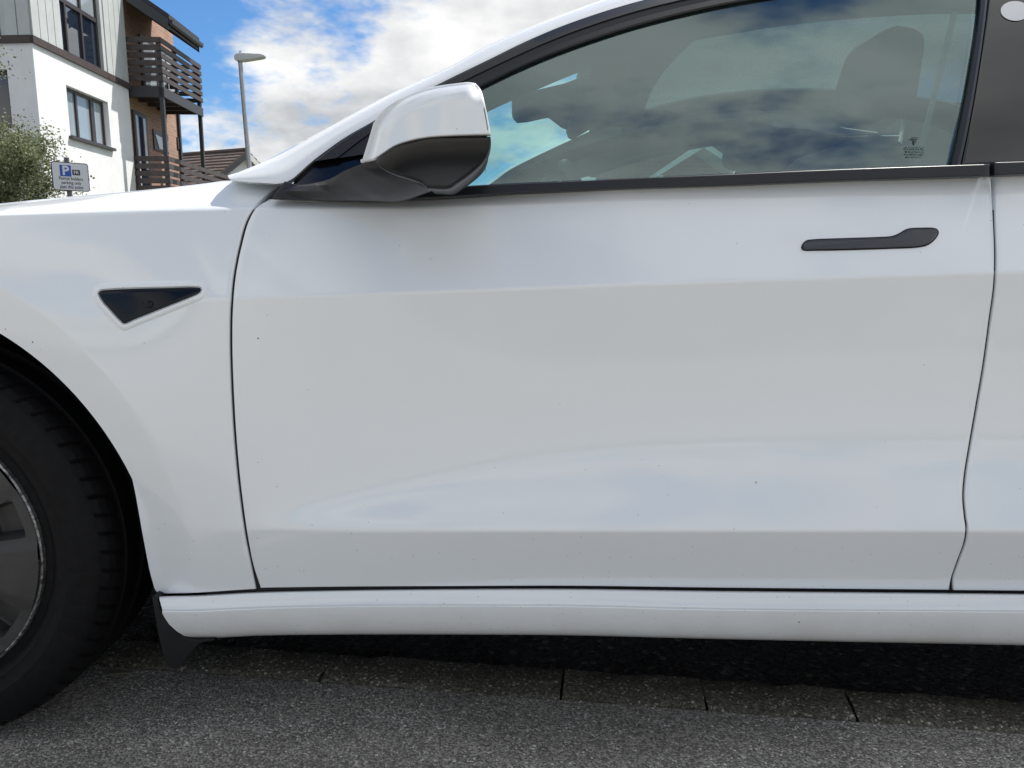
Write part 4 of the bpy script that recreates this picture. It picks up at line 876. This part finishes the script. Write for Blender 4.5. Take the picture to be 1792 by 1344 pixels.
# roof over the balcony wing
ey = Bp(349, 75, .95)[0]; RY0 = YE+.03; ez = 5.80; pit = .68
def roofslab(d0, d1, x0_, x1_, y0_, y1_): return MB().add([(x0_, y0_, ez+pit*(.95-x0_)+d0), (x1_, y0_, ez+pit*(.95-x1_)+d0), (x1_, y1_, ez+pit*(.95-x1_)+d0), (x0_, y1_, ez+pit*(.95-x0_)+d0), (x0_, y0_, ez+pit*(.95-x0_)+d1), (x1_, y0_, ez+pit*(.95-x1_)+d1), (x1_, y1_, ez+pit*(.95-x1_)+d1), (x0_, y1_, ez+pit*(.95-x0_)+d1)], [(0, 3, 2, 1), (4, 5, 6, 7), (0, 1, 5, 4), (1, 2, 6, 5), (2, 3, 7, 6), (3, 0, 4, 7)])
rfb = roofslab(0, .10, -5, .95, RY0, ey).build('roof', 'roof_dark', bld)
roofslab(-.24, -.003, -3, .93, RY0-.03, RY0-.001).build('bargeboard', 'steel_dark', rfb); roofslab(-.24, -.003, -3, .93, ey+.001, ey+.03).build('bargeboard', 'steel_dark', rfb)
MB().box(.88, .92, RY0, ey, ez-.17, ez-.003).build('fascia', 'steel_dark', rfb)
MB().prism([(.925, ez-.02), (.93, ez-.09), (.97, ez-.12), (1.02, ez-.09), (1.03, ez-.02)], RY0-.02, ey+.05, 'y').build('gutter', 'black_satin', rfb)
roofslab(-.10, -.004, -.11, .87, RY0+.002, ey-.002).build('soffit', 'roof_dark', rfb)

# ------------------------------------------------------------------ street lamp
lt_ = atY(425.5, 104, 18); lb_ = atY(441, 300, 18)
lamp = empty('street_lamp', (float(lb_[0]), 18, 0), 'grey street lamp with a flat arm-like head rising beyond the bonnet', 'street lamp')
lx_ = float(lb_[0])
MB().tube((0, 0, 0), (0, 0, 1.2), .085, n=20).build('base_tube', 'galv', lamp, smooth=True)
hz = float(lt_[2]); lean = float(lt_[0]-lb_[0])/(lt_[2]-lb_[2])
MB().tube((0, 0, 1.2), (lean*hz, 0, hz), .06, .05, 20).build('column', 'galv', lamp, smooth=True)
hx = lean*hz
hv = [(-.10, hz-.02), (-.105, hz+.06), (-.06, hz+.11), (.04, hz+.125), (.52, hz+.105), (.60, hz+.08), (.565, hz+.03), (.50, hz+.015), (.10, hz-.045), (-.06, hz-.05)]
MB().prism([(hx+a_, b_) for a_, b_ in hv], -.11, .11, 'y').build('lamp_head', 'lamp_head', lamp, bevel=.02, seg=3)
MB().tube((hx+.03, 0, hz+.115), (hx+.03, 0, hz+.19), .05, .035, 14).build('light_sensor', 'lamp_head', lamp, smooth=True)

# ------------------------------------------------------------------ parking sign
SP = atY(88, 278, 7.87); sdir = np.array([1.04, 1.0, 0])/math.hypot(1.04, 1)
sign = empty('parking_sign', (float(SP[0]), float(SP[1]), 0), 'white permit parking sign on a grey post with a blue P square', 'sign', rz=math.atan2(sdir[1], sdir[0]))
def sgn(px, py):                                        # photo point -> (along, up) on the sign's face
    d = rays([(px, py)])[0]; nn = np.array([sdir[1], -sdir[0], 0]); o_ = np.array([SP[0], SP[1], 0]); t = np.dot(o_-CAM, nn)/np.dot(d, nn); q = CAM+d*t-o_
    return float(np.dot(q, sdir)), float(q[2])
s_w = sgn(154, 290)[0]; s_t = (sgn(88, 279)[1]+sgn(153, 289)[1])/2; s_b = (sgn(90, 330)[1]+sgn(154, 338)[1])/2
def rrect(x0, x1, z0, z1, r, k=5):
    o = []
    for cx_, cz_, a0_ in ((x1-r, z1-r, 0), (x0+r, z1-r, 90), (x0+r, z0+r, 180), (x1-r, z0+r, 270)):
        for i in range(k): t_ = R(a0_+90*i/(k-1)); o.append((cx_+r*math.cos(t_), cz_+r*math.sin(t_)))
    return o
MB().prism(rrect(0, s_w, s_b, s_t, .03), 0, .004).build('plate', 'sign_black', sign)
MB().prism(rrect(.009, s_w-.009, s_b+.009, s_t-.009, .024), -.0015, -.0005).build('face', 'sign_white', sign)
pw = s_w*.30; px0_, pz1_ = s_w*.22, s_t-.035; pz0_ = pz1_-pw*1.08
MB().prism(rrect(px0_, px0_+pw, pz0_, pz1_, .006), -.003, -.002).build('blue_square', 'sign_blue', sign)
fx0 = px0_+pw+.012; MB().prism(rrect(fx0, fx0+s_w*.21, pz0_+.02, pz0_+.02+pw*.52, .008), -.003, -.002).build('zone_box', 'sign_black', sign)
def text(s, x, z, size, m, y, align='CENTER', bold=0.0, sx_=1.0):
    c = bpy.data.curves.new('lettering', 'FONT'); c.body = s; c.size = size; c.align_x = align; c.offset = bold; c.extrude = .0004
    o = bpy.data.objects.new('lettering', c); COL.objects.link(o); dg = bpy.context.evaluated_depsgraph_get()
    me = bpy.data.meshes.new_from_object(o.evaluated_get(dg)); COL.objects.unlink(o); bpy.data.objects.remove(o)
    v = np.empty(len(me.vertices)*3); me.vertices.foreach_get('co', v); v = v.reshape(-1, 3)
    w_ = np.stack([x+v[:, 0]*sx_, y-v[:, 2], z+v[:, 1]], 1); me.vertices.foreach_set('co', w_.ravel()); me.materials.clear(); me.materials.append(MAT[m]); me.update()
    ob = bpy.data.objects.new('lettering', me); link(ob, sign); return ob
text('P', px0_+pw*.5, pz0_+.018, pw*1.22, 'sign_white', -.0040, bold=.004)
text('FR', fx0+s_w*.105, pz0_+.033, pw*.44, 'sign_white', -.0040, bold=.001)
th_ = (pz0_-s_b-.02)/3
for i, s_ in enumerate(('Permit holders', 'parking only', 'past this point')): text(s_, s_w*.5, pz0_-th_*(i+1)+.008, th_*1.08, 'sign_black', -.0028, bold=.0004, sx_=.82)
pxc = sgn(120, 300)[0]
MB().tube((pxc, .035, 0), (pxc, .035, s_t+.055), .028, n=16).build('post', 'post_grey', sign, smooth=True)
for z_ in (s_t-.06, s_b+.06): MB().box(pxc-.05, pxc+.05, .005, .012, z_-.015, z_+.015).build('bracket', 'post_grey', sign)

# ------------------------------------------------------------------ bungalow with tiled roof
rp_ = atY(433, 262, 30); ra = math.atan2(.43, -.90)
bung = empty('tiled_house', (float(rp_[0]), 30, 0), 'distant house with brown tiled roof and white gable beside the lamp column', 'house', rz=ra)
rz_ = float(rp_[2]); hw = 3.4; ezb = rz_-2.3
# local x = along the ridge away from the gable, local y: +/- across
MB().prism([(-hw+.3, -.1), (hw-.3, -.1), (hw-.3, ezb+.15), (0, rz_-.12), (-hw+.3, ezb+.15)], .25, 12, 'x').build('wall', 'render_white', bung)
mb = MB()
for sgn_ in (-1, 1):
    k = 16
    for i in range(k):
        t0, t1 = i/k, (i+1)/k+.02
        y0_, y1_ = sgn_*hw*t0, sgn_*hw*min(t1, 1.02); z0_, z1_ = rz_-(rz_-ezb)*t0, rz_-(rz_-ezb)*min(t1, 1.02)
        mb.add([(0, y0_, z0_-.03), (12.3, y0_, z0_-.03), (12.3, y1_, z1_+.03), (0, y1_, z1_+.03), (0, y0_, z0_-.08), (12.3, y0_, z0_-.08), (12.3, y1_, z1_-.05), (0, y1_, z1_-.05)], [(0, 1, 2, 3), (7, 6, 5, 4), (0, 4, 5, 1), (1, 5, 6, 2), (2, 6, 7, 3), (3, 7, 4, 0)])
rf_ = mb.build('roof', 'roof_tile', bung)
MB().tube((0, 0, rz_), (12.3, 0, rz_), .09, n=8).build('ridge_tiles', 'roof_tile', rf_)
for sgn_ in (-1, 1): MB().add([(-.03, 0, rz_-.06), (-.03, sgn_*hw, ezb-.06), (-.03, sgn_*hw, ezb-.26), (-.03, 0, rz_-.30), (.02, 0, rz_-.06), (.02, sgn_*hw, ezb-.06), (.02, sgn_*hw, ezb-.26), (.02, 0, rz_-.30)], [(0, 1, 2, 3), (7, 6, 5, 4), (0, 4, 5, 1), (1, 5, 6, 2), (2, 6, 7, 3), (3, 7, 4, 0)]).build('bargeboard', 'white_frame' if sgn_ < 0 else 'roof_dark', rf_)

# ------------------------------------------------------------------ brick houses across the road, seen through the car's windows
def house(x0_, x1_, yf, label, door_x):
    h = empty('brick_house', (x0_, yf, 0), label, 'house', group='brick houses across the road'); w_ = x1_-x0_
    eave = 3.2
    MB().box(0, w_, 0, 7, -.1, eave).build('wall', 'brick_brown', h)
    r_ = MB().prism([(-.35, eave-.05), (3.5, eave+.9), (7.35, eave-.05), (7.35, eave-.17), (3.5, eave+.75), (-.35, eave-.17)], -.15, w_+.15, 'x').build('roof', 'roof_tile', h)
    MB().box(-.15, w_+.15, -.42, -.352, eave-.2, eave-.06).build('gutter', 'white_frame', r_)
    for (cx_, z0_, z1_, ww) in ((w_*.55, .9, 2.35, 1.0), (w_*.82, .9, 2.35, 1.3)):
        wi = MB()
        for a_, b_, c_, d_ in ((-ww/2, ww/2, z0_, z0_+.08), (-ww/2, ww/2, z1_-.08, z1_), (-ww/2, -ww/2+.08, z0_+.08, z1_-.08), (ww/2-.08, ww/2, z0_+.08, z1_-.08), (-.04, .04, z0_+.08, z1_-.08)): wi.box(cx_+a_, cx_+b_, -.05, -.003, c_, d_)
        wo = wi.build('window', 'white_frame', h)
        for a_ in (-1, 1): MB().box(cx_+min(a_*.04, a_*(ww/2-.08)), cx_+max(a_*.04, a_*(ww/2-.08)), -.025, -.01, z0_+.08, z1_-.08).build('pane', 'pane_dark', wo)
        MB().box(cx_-ww/2-.06, cx_+ww/2+.06, -.09, -.003, z0_-.07, z0_-.003).build('sill', 'white_frame', wo)
    d_ = MB().box(door_x, door_x+.95, -.06, -.003, 0, 2.1).build('front_door', 'white_frame', h); MB().box(door_x+.2, door_x+.75, -.068, -.061, 1.1, 1.9).build('pane', 'pane_dark', d_)
    p_ = MB().prism([(door_x-.35, 2.3), (door_x+.475, 2.85), (door_x+1.3, 2.3), (door_x+1.3, 2.22), (door_x+.475, 2.73), (door_x-.35, 2.22)], -.9, -.003, 'y').build('porch', 'white_frame', h)
    for xx in (door_x-.3, door_x+1.18): MB().box(xx, xx+.07, -.88, -.81, 0, 2.25).build('porch_post', 'white_frame', p_)
    return h
house(2.35, 8.0, 14.0, 'brick house with white porch, leftmost seen through the car window', .6)
house(8.15, 13.8, 14.0, 'brick house with white porch, second from left behind the car', .6)
house(13.95, 19.6, 14.0, 'brick house with white porch, rightmost behind the car', .6)

# ------------------------------------------------------------------ small tree at the left edge
tc_ = atY(18, 300, 8.6); tree = empty('small_tree', (float(tc_[0])-.56, 8.6, 0), 'small-leaved grey-green tree standing before the white building', 'tree')
rt = random.Random(3); mbt = MB(); tips = []
def limb(p, d, l, r, lev):
    n_ = 4; q = Vector(p); dd = Vector(d)
    for i in range(n_):
        dd = (dd+Vector((rt.uniform(-.16, .16), rt.uniform(-.16, .16), rt.uniform(-.06, .1)))).normalized(); q2 = q+dd*l/n_
        mbt.tube(q, q2, r*(1-i/n_*.5), r*(1-(i+1)/n_*.5), 6); q = q2
        if lev > 0 and i >= 1:
            for _ in range(2):
                a_ = rt.uniform(0, 6.28); limb(q, (dd*.55+Vector((math.cos(a_), math.sin(a_), rt.uniform(-.2, .5)))*.75).normalized(), l*rt.uniform(.45, .7), r*.5, lev-1)
        if lev <= 1: tips.append((q.copy(), dd.copy()))
limb((0, 0, 0), (0, 0, 1), 1.85, .06, 3)
mbt.build('trunk', 'bark', tree, smooth=True)
V = []; Fc = []
def leaf(c, s_):
    d = Vector((rt.gauss(0, 1), rt.gauss(0, 1), rt.gauss(-.2, .8))).normalized(); u_ = d.orthogonal().normalized(); u_ = (Matrix.Rotation(rt.uniform(0, 6.28), 3, d) @ u_)
    k = len(V); nrm_ = d.cross(u_)*.18*s_; V.extend([tuple(c), tuple(c+d*s_*.5+u_*s_*.32+nrm_), tuple(c+d*s_), tuple(c+d*s_*.5-u_*s_*.32+nrm_)]); Fc.append((k, k+1, k+2, k+3))
for p, d in tips:
    for _ in range(44): leaf(p+Vector((rt.gauss(0, .10), rt.gauss(0, .10), rt.gauss(0, .10))), rt.uniform(.025, .05))
mesh_obj('crown', V, Fc, 'leaf_green', tree, local=True, kind=None)

# ------------------------------------------------------------------ small things on the ground
lp = atZ(202, 1178, .004)
lf_ = [(0, 0), (.012, .009), (.028, .010), (.045, .004), (.050, -.002), (.036, -.009), (.016, -.010)]
o = mesh_obj('fallen_leaf', [(a_, b_, .003+.006*math.sin(a_*60)) for a_, b_ in lf_]+[(a_, b_, .0045+.006*math.sin(a_*60)) for a_, b_ in lf_], [tuple(range(6, -1, -1)), tuple(range(7, 14))]+[(i, (i+1) % 7, 7+(i+1) % 7, 7+i) for i in range(7)], 'leaf_dry')
o.location = (float(lp[0])-.02, float(lp[1]), 0); tag(o, 'pale dry leaf lying on the pavement beside the front wheel', 'leaf')
